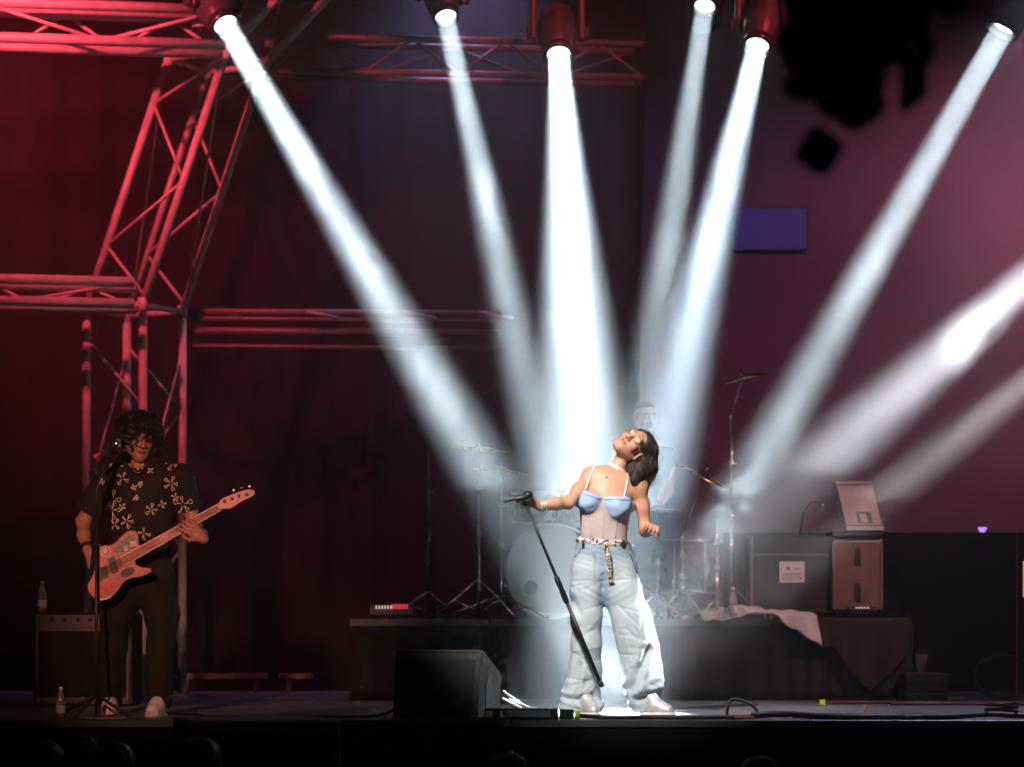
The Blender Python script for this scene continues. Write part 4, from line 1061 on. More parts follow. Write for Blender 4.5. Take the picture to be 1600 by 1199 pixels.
# ================================================================== drum riser and what stands on it
ZR = .555
riser = thing('drum_riser', 'low black drum riser across the stage behind the singer', 'riser', (.75, 4.4, 0))
for i in range(4):
    x0 = P(545, 0, 17).x + i * .955
    MB().box((x0 + .4775, 4.45, ZR - .025), (.475, 1.42, .025), bev=.003).build('deck_panel', 'black_plastic', riser)
def fas(u, v):
    x = P(545, 0, 17).x + 3.82 * u; return (x, 3.02 + .010 * math.sin(u * 150 + 2 * math.sin(u * 23)) * (1.3 - v) + .015 * math.sin(u * 31), .008 + (ZR - .055) * v)
MB().grid(fas, 260, 6).build('front_cloth', 'black_cloth', riser, solid=.004)
for x in (P(545, 0, 17).x + .05, .75, P(545, 0, 17).x + 3.77):
    for y in (3.2, 5.7): MB().tube([(x, y, 0), (x, y, ZR - .05)], .024, 10).build('leg', 'alu_dark', riser)
cl = thing('draped_cloth', 'dark reddish cloth draped over the right end of the drum riser', 'cloth', P(1340, 1000, 16.9))
def drape(u, v):
    x = P(1268, 0, 16.93).x + .66 * u; t = v * 1.0
    if t < .3: return (x, 3.3 - (t / .3) * .33, ZR + .006)
    k = (t - .3) / .7; ext = (.20 + .30 * max(0, 1 - abs(u - .62) / .42)); return (x + .02 * k * math.sin(u * 9), 2.97 - .012 - .012 * math.sin(u * 26) * k, ZR + .006 - k * ext)
MB().grid(drape, 60, 20).build('cloth', 'skirt_cloth', cl, solid=.004)

# bass drum
bd = thing('bass_drum', 'bass drum with a white front skin and round black port', 'drum', P(864, 965, 17.5))
bc_ = P(864, 893, 17.35); yf = bc_.y; r_ = .322; axd = Vector((.10, -1, .0)).normalized()
MB().lathe([(r_ - .01, -.42), (r_, -.42), (r_, -.02), (r_ - .01, -.02)], bc_, axd, 48).build('shell', 'drum_shell', bd)
hp = [(.0005 + (r_ - .012) * k / 8, .0 - .006 * (k / 8) ** 3) for k in range(9)]
hd0 = MB().lathe(hp, bc_, axd, 48).build('front_skin', 'drum_head', bd)
MB().lathe([(r_ - .014, -.035), (r_ + .012, -.035), (r_ + .012, .012), (r_ - .002, .014), (r_ - .014, .0)], bc_, axd, 48).build('hoop', 'drum_head', bd)
pc = bc_ + Vector((P(829, 919, 17.35).x - bc_.x, -.012, P(829, 919, 17.35).z - bc_.z)); pc.y = bc_.y + axd.y * .004 + .1 * (pc.x - bc_.x) * 1.0
MB().lathe([(.0005, .004), (.05, .004)], pc, axd, 28).build('port', 'rubber', hd0)
MB().lathe([(.050, .002), (.050, .008), (.061, .008), (.063, .002)], pc, axd, 28).build('port_ring', 'drum_head', hd0)
for k in range(8):
    a = .39 + k * .785; q = Vector((0, 0, 1)).rotation_difference(axd); e = bc_ + q @ Vector(((r_ + .02) * math.cos(a), (r_ + .02) * math.sin(a), -.02))
    MB().tube([e, e - axd * .11], .009, 8).build('tension_rod', 'chrome', bd)
for s in (-1, 1): MB().tube([bc_ + Vector((s * .25, .2, -.2)), Vector((bc_.x + s * .38, bc_.y - .02, ZR + .004))], .009, 8).build('spur', 'chrome', bd)
cb = thing('drum_cable', 'thin dark cable hanging out of the bass drum port', 'cable', P(832, 960, 17.2))
MB().tube([pc + Vector((0, -.01, -.04)), P(826, 935, 17.2), P(828, 946, 17.18), P(838, 957, 17.1), P(852, 965, 17.05)], .006, 6).build('cable_run', 'rubber', cb)


def stand(label, px, py_top, D, cym=None, legs=True, boom=None, rad=.011, m='chrome', tilt=0., nleg=3, knee=905, spread=.28):
    b = P(px, 0, D); b = Vector((b.x, b.y, ZR)); tp = P(px + tilt, py_top, D)
    r = thing('cymbal_stand', label, 'cymbal stand', b, 'drum hardware on the riser')
    zk_ = P(px, knee, D).z if legs else ZR
    MB().tube([Vector((b.x, b.y, ZR + .015)), b.lerp(tp, .55)], rad * 1.25, 12).build('lower_tube', m, r)
    MB().tube([Vector((b.x, b.y, ZR)).lerp(tp, .5), tp], rad * .85, 10).build('upper_tube', m, r)
    for t in (.5, .76):
        c = b.lerp(tp, t); MB().lathe([(rad, -.03), (rad * 1.9, -.026), (rad * 1.9, .026), (rad, .03)], c, tp - b, 12).build('clamp', m, r)
        MB().tube([c, c + Vector((.035, -.01, 0))], .006, 6).build('wing_nut', m, r)
    if legs:
        for k in range(nleg):
            a = math.radians(200 + k * 360 / nleg) ; f = Vector((b.x + spread * math.cos(a), b.y + spread * .8 * math.sin(a), ZR + .012))
            MB().tube([Vector((b.x, b.y, zk_)), f], .009, 8).build('leg', m, r)
            mid = Vector((b.x, b.y, zk_)).lerp(f, .55); MB().tube([mid, Vector((b.x, b.y, ZR + .05))], .006, 8).build('leg_strut', m, r)
            MB().ball(f, .016, 8, 6).build('rubber_foot', 'rubber', r)
    if boom:
        e = P(boom[0], boom[1], D - boom[2]); MB().tube([tp, e], rad * .8, 8).build('boom_arm', m, r)
        MB().tube([tp + (tp - e) * .12, tp], rad * 1.4, 8).build('boom_clamp', m, r); tp = e
    if cym:
        rr_, ax = cym; MB().lathe([(.0005, .028), (.03, .024), (.045, .010), (rr_ * .6, .003), (rr_, -.012), (rr_ - .002, -.014), (.045, .006)], tp, Vector(ax), 40).build('cymbal', 'brass', r)
        MB().tube([tp, tp + Vector(ax).normalized() * .06], .006, 8).build('wing_top', m, r)
    return r


stand('chrome cymbal stand with a spread tripod, left of the white bass drum', 748, 700, 17.2, (.19, (.08, -.03, 1)), spread=.33)
stand('chrome stand touching the left rim of the white bass drum', 783, 735, 17.35, (.2, (.12, -.05, 1)), knee=930, spread=.42)
stand('thin dim stand pole at the far left of the drum kit', 669, 705, 17.8, None, rad=.008, m='alu_dark', knee=925)
stand('tall boom cymbal stand right of the drummer', 1143, 648, 17.7, (.21, (-.25, -.1, 1)), boom=(1160, 590, .1), knee=915)
stand('short straight chrome stand behind the white towel', 1120, 812, 17.1, None, rad=.009, knee=935, spread=.15)
stand('chrome hi-hat stand just right of the hip of the singer', 1027, 795, 17.3, (.17, (.03, 0, 1)), rad=.009, knee=925, spread=.2)
stand('chrome stand with a tilted cymbal behind the right hand of the singer', 1066, 838, 17.5, (.19, (.5, -.2, 1)), boom=(1100, 742, .1), knee=920, spread=.2)


def tom(label, c, r, h, ax=(0, 0, 1), legs=False):
    t = thing('tom_drum', label, 'drum', c, 'toms of the drum kit'); ax = Vector(ax).normalized()
    MB().lathe([(r - .006, 0), (r, 0), (r, h), (r - .006, h)], c, ax, 32).build('shell', 'drum_shell', t)
    MB().lathe([(.0005, h + .002), (r - .004, h + .001)], c, ax, 32).build('top_skin', 'drum_head', t); MB().lathe([(.0005, -.002), (r - .004, -.001)], c, ax, 32).build('bottom_skin', 'drum_head', t)
    for q in (0, h): MB().lathe([(r + .008, q - .012), (r + .012, q - .012), (r + .012, q + .012), (r + .004, q + .012), (r + .004, q - .012)], c, ax, 32).build('hoop', 'chrome', t)
    q = Vector((0, 0, 1)).rotation_difference(ax)
    for k in range(6):
        a = k * 1.047; e = Vector(c) + q @ Vector(((r + .014) * math.cos(a), (r + .014) * math.sin(a), 0)); MB().tube([e, e + ax * h], .005, 6).build('tension_rod', 'chrome', t)
    if legs:
        for k in range(3):
            a = k * 2.094; MB().tube([Vector(c) + Vector(((r + .02) * math.cos(a), (r + .02) * math.sin(a), h * .6)), Vector((c[0] + (r + .05) * math.cos(a), c[1] + (r + .05) * math.sin(a), ZR))], .008, 8).build('leg', 'chrome', t)
    return t


tom('rack tom over the left of the bass drum', P(830, 812, 17.7), .15, .18, (.0, -.25, 1)); tom('rack tom over the right of the bass drum', P(905, 812, 17.7), .16, .2, (.0, -.25, 1))
tom('floor tom right of the bass drum behind the singer', P(1075, 925, 17.9), .2, .36, legs=True)
snare = tom('shallow snare drum left of the drummer', P(935, 850, 17.95), .175, .13)

# effects unit with a row of indicator lights
fx = thing('effects_unit', 'small black effects unit with a row of white and red lights', 'effects unit', P(612, 962, 17.1))
MB().box(P(612, 954, 17.2), (.15, .1, .035), bev=.006).build('case', 'black_metal', fx)
for i in range(6): MB().box(P(588 + i * 4.6, 949, 17.095) , (.0045, .004, .012), bev=.001).build('light', 'led_w', fx)
for i in range(5): MB().box(P(614.5 + i * 5.2, 948, 17.095), (.0075, .004, .016), bev=.001).build('light', 'led_r', fx)

# cases, cabinets and the notice
fc = thing('flight_case', 'wide black flight case behind the towel with a paper notice on it', 'case', P(1240, 960, 17.7))
MB().box(P(1236, 900, 17.8), (.30, .2, .275), bev=.012).build('body', 'black_plastic', fc)
for s in (-1, 1): MB().box(P(1236, 900, 17.8) + Vector((s * .30, -.2, 0)), (.012, .012, .27), bev=.003).build('edge_trim', 'alu_dark', fc)
MB().box(P(1236, 868, 17.8) + Vector((0, -.202, 0)), (.29, .004, .006)).build('lid_seam', 'alu_dark', fc)
MB().lathe([(.0005, .002), (.022, .002), (.022, .008), (.0005, .01)], P(1290, 868, 17.8) + Vector((0, -.2, 0)), (0, -1, 0), 16).build('latch', 'chrome', fc)
Dn = 17.585
nt_ = thing('paper_notice', 'white printed sheet taped to the black flight case', 'notice', P(1237, 910, Dn))
sheet = MB().box(P(1237.5, 894, Dn), (.089, .0008, .073)).build('sheet', 'paper', nt_)
for k, (x0, x1, y, h) in enumerate(((1229, 1234, 888.5, 2.2), (1240, 1250, 889, .8), (1223, 1251, 897, .6), (1223, 1249, 900, .6), (1223, 1252, 903, .6), (1223, 1244, 906, .6))):
    a = P(x0, y, Dn - .003); b = P(x1, y, Dn - .003); MB().box((a + b) / 2, (abs(b.x - a.x) / 2, .0006, h / 3920 * Dn)).build('print_line', 'ink' if k == 0 else 'alu_dark', sheet)
MB().box(P(1251, 904, Dn - .004), (.008, .0006, .009)).build('stamp', 'tape_r', sheet)
cabn = thing('amplifier_cabinet', 'tall brown cabinet with two dark slots under the tilted pale box', 'cabinet', P(1340, 955, 17.6))
cc = P(1340, 898, 17.55); MB().box(cc + Vector((0, .2, 0)), (.178, .2, .252), bev=.01).build('body', 'brown_box', cabn)
for s in (-1, 1): MB().box(cc + Vector((s * .166, .0, 0)), (.010, .008, .245), bev=.003).build('edge_trim', 'brown_box', cabn)
MB().box(cc + Vector((0, 0, .235)), (.155, .008, .012), bev=.003).build('top_rail', 'pale_trim', cabn)
for dz in (.125, -.125):
    sl_ = MB().box(cc + Vector((.0, -.0005, dz)), (.016, .003, .058)).build('slot', 'rubber', cabn)
    MB().box(cc + Vector((.0, -.004, dz)), (.020, .002, .064)).box(cc, (.001, .001, .001)).build('slot_bezel', 'black_plastic', cabn); 
tb = thing('tilted_box', 'pale pinkish box leaning sideways on top of the brown cabinet', 'box', P(1345, 830, 17.6))
par = [(1305, 752), (1361, 752), (1381, 829), (1324, 829)]; pp = [P(x, y, 17.5) for x, y in par]
bo_ = MB().prism([(p.x, p.z) for p in pp], .30, (0, pp[0].y + .30, 0), (1, 0, 0), (0, 0, 1), .006).build('body', 'pale_box', tb)
def pband(y0, y1, d, name, m, th=.006, x0=0., x1=1.):
    def pt(u, y): t = (y - 752) / 77; xl = 1305 + 19 * t; xr = 1361 + 20 * t; return P(xl + (xr - xl) * u, y, 17.5 - d)
    q = [pt(x0, y0), pt(x1, y0), pt(x1, y1), pt(x0, y1)]; return MB().prism([(p.x, p.z) for p in q], th, (0, q[0].y, 0), (1, 0, 0), (0, 0, 1)).build(name, m, tb)
pband(752.5, 756.5, .001, 'top_trim', 'pale_trim'); pband(757, 758.5, .001, 'seam', 'black_plastic', .003); pband(820.5, 822, .001, 'seam', 'black_plastic', .003); pband(822.5, 828.5, .001, 'bottom_trim', 'pale_trim')
pband(800, 818, .001, 'handle_recess', 'rubber', .003, .36, .76); pband(803, 817, .005, 'handle', 'pale_trim', .008, .44, .62)
MB().box(P(1340, 834, 17.5) + Vector((0, .2, 0)), (.175, .2, .015)).build('foot_board', 'black_plastic', tb)
pd = thing('pedal', 'small dark pedal with pale lights in front of the brown cabinet', 'pedal', P(1348, 960, 17.1))
MB().box(P(1347, 955, 17.2), (.10, .06, .022), Matrix.Rotation(.15, 3, 'X'), .006).build('case', 'black_metal', pd)
for i in range(5): MB().ball(P(1338 + i * 4.5, 950, 17.13), .006, 8, 6).build('light', 'led_w', pd)
mc = thing('gooseneck_microphone', 'small microphone on a bent dark neck left of the tilted box', 'microphone', P(1262, 838, 17.6))
MB().tube([P(1250, 836, 17.6), P(1256, 800, 17.6), P(1268, 784, 17.6), P(1281, 784, 17.6)], .006, 8).build('neck', 'rubber', mc)
MB().tube([P(1283.5, 785, 17.6), P(1287.5, 799, 17.6)], [.011, .009], 10).build('capsule', 'brass', mc)
for i, (px, h) in enumerate(((1196, .045), (1206, .055), (1232, .05))):
    t = tag(MB().lathe([(.0005, 0), (.011, 0), (.011, h), (.006, h + .012), (.0005, h + .014)], Vector((P(px, 0, 17.15).x, 3.15 + .05 * i, ZR)), (0, 0, 1), 12).build('small_tube', 'label_white' if i < 2 else 'alu_dark'), ('short pale tube standing on the riser, nearest the towel', 'short pale tube standing on the riser under the notice', 'thin grey tube standing on the riser right of the notice')[i], 'tube', 'tubes on the riser')

# towel draped over the riser edge
tw = thing('white_towel', 'long rumpled white towel hanging over the front edge of the riser', 'towel', P(1180, 960, 16.9))
def towel(u, v):
    px = 1094 + 180 * u; y = 3.42 - .46 * min(v / .62, 1)
    hump = .05 * math.exp(-((u - .38) / .3) ** 2) + .010 * math.sin(u * 15 + v * 6) + .006 * math.sin(u * 37 - v * 9) + .012 * math.sin(v * 11 + u * 5)
    z = ZR + .03 + hump * (1 - .3 * v)
    if v > .62:
        k = (v - .62) / .38; dr = .01 + .03 * max(0, math.sin(u * 8)) + .16 * max(0, (u - .68) / .32) ** .8
        z = z - k * dr - .02 * k; y = 2.955 - .03 * k - .02 * math.sin(u * 30) * k
    return (P(px, 0, 17).x + .012 * math.sin(v * 8 + u * 12) + (.03 * v if u > .8 else 0), y, max(z, ZR + .006) if v <= .62 else z)
MB().grid(towel, 120, 36).build('cloth', 'towel', tw, solid=.007)


def bottle(label, loc, s=1., col='label_white'):
    r = thing('water_bottle', label, 'bottle', loc, 'bottles on the stage'); loc = Vector(loc)
    MB().lathe([(.0005, .004 * s), (.026 * s, .002 * s), (.031 * s, .008 * s), (.031 * s, .10 * s), (.029 * s, .125 * s), (.019 * s, .165 * s), (.0125 * s, .19 * s), (.0125 * s, .205 * s), (.0005, .206 * s)], loc, (0, 0, 1), 20).build('body', 'bottle', r)
    MB().lathe([(.0316 * s, .035 * s), (.0319 * s, .036 * s), (.0319 * s, .085 * s), (.0316 * s, .086 * s)], loc, (0, 0, 1), 20).build('paper_label', col, r)
    MB().lathe([(.0135 * s, .195 * s), (.0145 * s, .196 * s), (.0145 * s, .214 * s), (.0005, .216 * s)], loc, (0, 0, 1), 14).build('cap', 'cap', r); return r


b1 = bottle('water bottle standing on the white towel at the riser edge', (P(1145, 0, 16.95).x, 2.93, ZR - .035 + .04), .98)
bottle('water bottle on top of the dark amplifier at far left', (P(66, 0, 15.9).x, 1.9, P(66, 957, 15.9).z), .92)
bottle('pointed water bottle on the stage edge at far left', (P(95, 0, 13.75).x, -.25, .001), .80)
# dark amplifier behind the bassist
am = thing('bass_amplifier', 'large dark bass amplifier behind the bassist at left', 'amplifier', P(110, 1105, 16.0))
za = P(66, 957, 15.9).z; xa0, xa1 = P(52, 0, 15.8).x, P(205, 0, 15.8).x
MB().box(((xa0 + xa1) / 2, 2.05, za / 2), ((xa1 - xa0) / 2, .25, za / 2 - .002), bev=.015).build('body', 'black_plastic', am)
MB().box(((xa0 + xa1) / 2, 1.797, za / 2 - .03), ((xa1 - xa0) / 2 - .03, .004, za / 2 - .09)).build('grille', 'black_cloth', am)
for z in (.035, za - .09): MB().box(((xa0 + xa1) / 2, 1.794, z), ((xa1 - xa0) / 2 - .02, .006, .004)).build('trim', 'black_metal', am)
for k in range(5): MB().lathe([(.0005, .012), (.012, .012), (.013, 0)], (xa0 + .12 + k * .08, 1.796, za - .045), (0, -1, 0), 12).build('knob', 'black_metal', am)

# purple floor lamp on the masking wall, blue screen high at the back
vl = thing('violet_lamp', 'small violet lamp glowing on top of the low masking wall', 'lamp', P(1535, 828, 19.2))
MB().lathe([(.0005, .0), (.018, .0), (.036, .03), (.032, .034), (.0005, .02)], Vector((P(1535, 0, 19.2).x, 5.2, 1.228)), (0, 0, 1), 16).build('bowl', 'led_v', vl)
sb_ = thing('blue_screen', 'dim blue screen high on the back wall', 'screen', P(1205, 358, 22.8))
MB().box(P(1203, 358, 23.05), (.335, .02, .19), bev=.005).build('display', 'screen_b', sb_)
MB().box(P(1203, 358, 23.05) + Vector((0, .03, 0)), (.345, .02, .2)).build('frame', 'black_metal', sb_)
yl = thing('yellow_lamp_strip', 'thin yellow lit strip at the right edge of the stage', 'lamp', P(1598, 930, 18.0))
MB().box(P(1602, 905, 18.0), (.012, .01, .13), bev=.003).build('strip', 'led_y', yl); MB().box(P(1602, 955, 18.0) , (.01, .01, .1)).build('post', 'black_metal', yl)

# paper cup hung on the dark right side
cp = tag(MB().lathe([(.0005, .0), (.028, .0), (.042, .118), (.044, .12), (.040, .12), (.026, .006), (.0005, .006)], P(1440, 1051, 16.8), (0, 0, 1), 20).build('paper_cup', 'cup'), 'pinkish paper cup on a dark crate right of the draped cloth', 'cup')
cr = thing('dark_crate', 'dark crate holding the paper cup right of the drum riser', 'crate', (P(1440, 0, 16.9).x, 2.9, 0))
zc = P(1440, 1051, 16.8).z - .002
MB().box((P(1442, 0, 16.9).x, 2.86, zc / 2), (.14, .14, zc / 2 - .001), bev=.006).build('body', 'black_plastic', cr)
for k in range(3): MB().box((P(1442, 0, 16.9).x, 2.716, .04 + k * .05), (.132, .006, .014), bev=.002).build('slat', 'black_plastic', cr)

# ================================================================== the front of the stage
wd = thing('monitor_wedge', 'black floor monitor wedge seen from behind, left of the singer', 'monitor wedge', (-.45, -.12, 0))
Rw = Matrix.Rotation(math.radians(-20), 3, 'Z'); wo = P(613, 0, 13.72); wo = Vector((wo.x, wo.y + .0, .004))
ax_w = Rw @ Vector((1, 0, 0)); ay_w = Rw @ Vector((0, 1, 0)); Wd = .50
prof = [(0, 0), (.045, .355), (.065, .372), (.10, .366), (.36, .24), (.375, .21), (.33, .02), (.31, 0)]
b_ = MB().prism(prof, Wd, wo, ay_w, Vector((0, 0, 1)), .008)     # extrudes along ay x z = +ax
bw = b_.build('cabinet', 'cab_paint', wd)
def wp(s, d, z): return wo + ax_w * s + ay_w * d + Vector((0, 0, z))
nb0 = (wp(0, 0, 0) - wp(0, .045, .355)).normalized()
def back_pt(s, t, o): return wp(s, .045 * t, .355 * t) - ay_w * o
MB().add([back_pt(.02, .06, .004), back_pt(Wd - .03, .06, .004), back_pt(Wd - .03, .9, .004), back_pt(.02, .9, .004)], [(0, 1, 2, 3)]).build('back_panel', 'grille', wd, solid=.004)
MB().tube([wp(0.01, .05, .362), wp(Wd - .01, .05, .362)], .008, 8).build('top_edge', 'cab_paint', wd)
hr = smooth_poly([(.10, .03), (.12, .20), (.17, .235), (.22, .20), (.27, .10), (.28, .03)], 2)
MB().prism(hr, .004, wp(Wd + .001, 0, 0), ay_w, Vector((0, 0, 1))).build('handle_recess', 'rubber', bw)
for d, z in ((.09, .31), (.075, .06), (.20, .27)): MB().lathe([(.0005, .004), (.008, .004), (.01, 0)], wp(Wd + .001, d, z), ax_w, 10).build('screw', 'chrome', bw)
MB().box(back_pt(.25, .30, .008), (.07, .004, .012), Rw).build('badge_plate', 'black_metal', wd)

bar = thing('floor_light_bar', 'low grey floor bar with white tags lying in front of the wedge', 'light bar', P(830, 1130, 13.55))
ba, bb = P(757, 1122, 13.52), P(872, 1122, 13.52); mid = (ba + bb) / 2; mid.z = .032
MB().box(mid, ((bb - ba).length / 2, .04, .03), bev=.004).build('body', 'black_metal', bar)
MB().box(mid + Vector((.03, -.0415, .002)), ((bb - ba).length / 2 - .07, .002, .018), bev=.0008).build('front_panel', 'bar_face', bar)
for dx in (-.178, -.1): MB().box(mid + Vector((dx, -.0415, .0)), (.024 if dx < -.15 else .014, .002, .017), bev=.0008).build('tag', 'tape_w', bar)
MB().box(mid + Vector((.245, -.0, -.002)), (.038, .03, .027), bev=.005).build('power_plug', 'rubber', bar)
MB().lathe([(.0005, -.013), (.024, -.013), (.024, .013), (.0005, .013)], mid + Vector((.302, -.005, -.006)), (1, 0, 0), 16).build('tape_ring', 'tape_y', bar)
for i in range(9): MB().ball(mid + Vector((-.16 + .042 * i, -.02, .0315)), .006, 8, 5).build('lamp', 'bottle', bar)

def cable(label, pts, r=.007, m='rubber', name='cable', n=8):
    pts = [Vector(p) for p in pts]
    for _ in range(2): pts = [pts[0]] + [q for i in range(len(pts) - 1) for q in (pts[i].lerp(pts[i + 1], .25), pts[i].lerp(pts[i + 1], .75))] + [pts[-1]]
    t = thing(name, label, 'cable', pts[0], 'cables lying on the stage')
    MB().tube(pts, r, n).build('cable_run', m, t); return t


g = .012
cable('black cable running right from the floor bar past the shoes of the singer', [mid + Vector((.31, 0, -.01)), (.47, -.40, g), (.60, -.46, g), (.75, -.40, g), (.95, -.46, g), (1.25, -.43, g)], .012)
cable('thin cable looping behind the wedge', [(-.02, .0, .10), (.06, .05, .06), (.14, .02, g), (.05, -.12, g), (-.03, -.2, g), (.1, -.25, g), (.2, -.2, g)], .006)
cable('pale cable stretched down from the wedge to the floor', [(-.05, .10, .14), (.05, .04, .07), (.17, -.03, g), (.26, -.08, g)], .006, 'alu_dark')
cable('second pale cable beside the wedge', [(-.05, .06, .10), (.03, .0, .06), (.12, -.05, g), (.22, -.16, g)], .005, 'label_white')
cable('dark cable leaving the left foot of the wedge', [(-.62, -.1, .06), (-.72, -.2, g), (-.85, -.3, g), (-1.0, -.36, g), (-1.2, -.3, g)], .008)
cable('thick cable loop standing up on the stage edge right of the singer', [(1.17, -.33, g), (1.175, -.33, .07), (1.19, -.32, .105), (1.24, -.31, .105), (1.31, -.32, .075), (1.34, -.33, .04), (1.31, -.35, .015), (1.2, -.38, g), (1.1, -.42, g)], .009)
cable('red lit cable end beside the cable loop', [(1.20, -.47, g), (1.26, -.475, g), (1.31, -.48, g)], .006, 'tape_r')
cable('black cable bundle along the right stage edge, nearest the singer', [(1.3, -.40, .02), (1.45, -.36, .03), (1.6, -.42, .02), (1.8, -.47, .016), (2.1, -.44, .016), (2.35, -.48, .016)], .018)
cable('black cable bundle along the right stage edge, far end', [(2.1, -.48, .014), (2.4, -.42, .016), (2.6, -.36, .03), (2.72, -.38, .02), (2.95, -.40, .016), (3.1, -.42, .02)], .016)
cable('coil of cable at the right end of the stage edge', [(2.66 + .09 * math.cos(t), -.36 + .07 * math.sin(t), .04 + .004 * t) for t in np.linspace(0, 12.5, 22)], .008)
cable('red tinted cable across the back of the deck at right', [(2.05, 2.2, g), (2.3, 2.3, g), (2.7, 2.15, g), (3.0, 2.3, g), (3.4, 2.2, g)], .012, 'cable_red')
cable('second red tinted cable at the back right', [(2.4, 1.9, g), (2.75, 2.0, g), (3.1, 1.85, g), (3.5, 1.95, g)], .01, 'cable_red')
cable('cable coil leaning on the masking wall at right', [(3.25 + .2 * math.cos(t), 2.6, .16 + .14 * math.sin(t) + .002 * t) for t in np.linspace(0, 12.5, 26)], .008)
cable('black cable running from the bassist to the stage edge', [(-2.05, .4, g), (-1.9, .15, g), (-1.7, -.05, g), (-1.75, -.3, g), (-1.5, -.35, g), (-1.1, -.2, g)], .007)
for k, (x, y, m, w, lab) in enumerate(((-.36, -.42, 'tape_o', .022, 'orange tape scrap under the wedge'), (-.315, -.44, 'tape_y', .016, 'yellow tape scrap under the wedge'), (-.27, -.43, 'tape_r', .014, 'red tape scrap under the wedge'), (-.23, -.43, 'tape_b', .012, 'blue tape scrap under the wedge'),
                            (.55, -.43, 'tape_b', .016, 'blue tape scrap by the shoe of the singer'), (1.98, 2.0, 'tape_y', .016, 'yellow tape mark on the deck nearer the cable loop'), (2.1, .9, 'tape_o', .012, 'small orange tape mark further right on the deck'), (-1.95, .35, 'tape_r', .02, 'red tape mark beside the shoe of the bassist'), (1.5, -.44, 'tape_w', .012, 'white tape scrap on the cable bundle'))):
    tag(MB().box((x, y, .008 + .012 * (k in (5, 6))), (w, w * .6, .005 + .012 * (k in (5, 6))), Matrix.Rotation(k * .7, 3, 'Z'), .002).build('tape_scrap', m), lab, 'tape', 'tape scraps on the deck')
sp = thing('bright_floor_sheet', 'white sheet standing in for the brightly lit deck behind the feet of the singer', 'paper', (.62, .12, .003))  # white sheet laid in place of the pool of light on the deck
MB().grid(lambda u, v: (.56 + .2 * u + .03 * v, .02 + .24 * v, .0035 + .004 * math.sin(u * 4) * v), 8, 6).build('sheet', 'paper', sp, solid=.0008)

# the bassist's microphone on its own stand
bm = thing('microphone_stand', 'black microphone stand with round mic in front of the bassist', 'microphone stand', (P(150, 0, 13.75).x, -.25, 0))
xb = P(151, 0, 13.75).x
MB().tube([(xb, -.25, .02), P(150, 810, 13.75)], .0075, 10).build('lower_tube', 'black_metal', bm)
MB().tube([P(150, 830, 13.75), P(151, 765, 13.75), P(168, 715, 13.75)], .0055, 8).build('upper_tube', 'black_metal', bm)
MB().tube([P(152, 745, 13.75), P(150, 735, 13.75)], .013, 8).build('boom_joint', 'black_plastic', bm)
mm0, mm1 = P(164, 704.5, 13.7), P(182, 694, 13.75); mmd = (mm1 - mm0).normalized()
MB().lathe([(.0005, -.12), (.011, -.12), (.012, -.04), (.016, .0), (.02, .012)], mm1 - mmd * .03, mmd, 14).build('microphone_body', 'black_plastic', bm)
MB().ball(mm1, .027, 14, 10).build('microphone_grille', 'chrome', bm)
MB().lathe([(.012, -.02), (.0125, -.02), (.0125, -.06), (.0005, -.06)], mm0 - mmd * .02, mmd, 10).build('red_ring', 'tape_r', bm)
MB().lathe([(.0005, .022), (.02, .02), (.125, .008), (.13, .002), (.0005, .002)], (xb + .09, -.24, 0), (0, 0, 1), 28).build('round_base', 'alu_dark', bm)
for a in (2.7, 5.6, 4.3): MB().tube([(xb, -.25, .13), (xb + .24 * math.cos(a), -.25 + .12 * math.sin(a), .012)], .008, 8).build('leg', 'black_metal', bm)
fp = thing('foot_paper', 'pale oval mat on the deck under the feet of the bassist', 'mat', (P(170, 0, 13.8).x, -.2, 0))
MB().lathe([(.0005, .006), (.12, .005), (.125, .002)], (P(172, 0, 13.75).x, -.27, .001), (0, 0, 1), 24).build('disc', 'label_white', fp)
# long dim batten on the deck behind
bt_ = thing('floor_batten', 'long reddish wooden batten lying on the deck behind the bassist', 'batten', P(370, 1058, 19.0))
MB().box((P(352, 0, 18.9).x, 4.9, .13), (.32, .02, .022), bev=.003).build('plank', 'brown_box', bt_); MB().box((P(462, 0, 18.9).x, 4.9, .13), (.13, .02, .02), bev=.003).build('plank', 'brown_box', bt_)
for x in (290, 400, 450): MB().box((P(x, 0, 18.9).x, 4.93, .055), (.02, .02, .055)).build('foot', 'brown_box', bt_)

# ================================================================== in front of the stage
sbw = thing('subwoofer', 'black subwoofer box standing against the stage front at left', 'speaker', (-1.55, -1.1, -1.6))
Rs = Matrix.Rotation(math.radians(16), 3, 'Z'); sc_c = Vector((P(392, 0, 12.6).x, -1.18, -.78))
MB().box(sc_c, (.37, .36, .815), Rs, .012).build('cabinet', 'cab_paint', sbw)
MB().box(sc_c + Rs @ Vector((0, -.366, 0)), (.33, .006, .76), Rs, .004).build('grille', 'black_cloth', sbw)
for z in (-.3, .4): MB().box(sc_c + Rs @ Vector((.372, 0, z)), (.004, .10, .05), Rs, .002).build('handle', 'rubber', sbw)


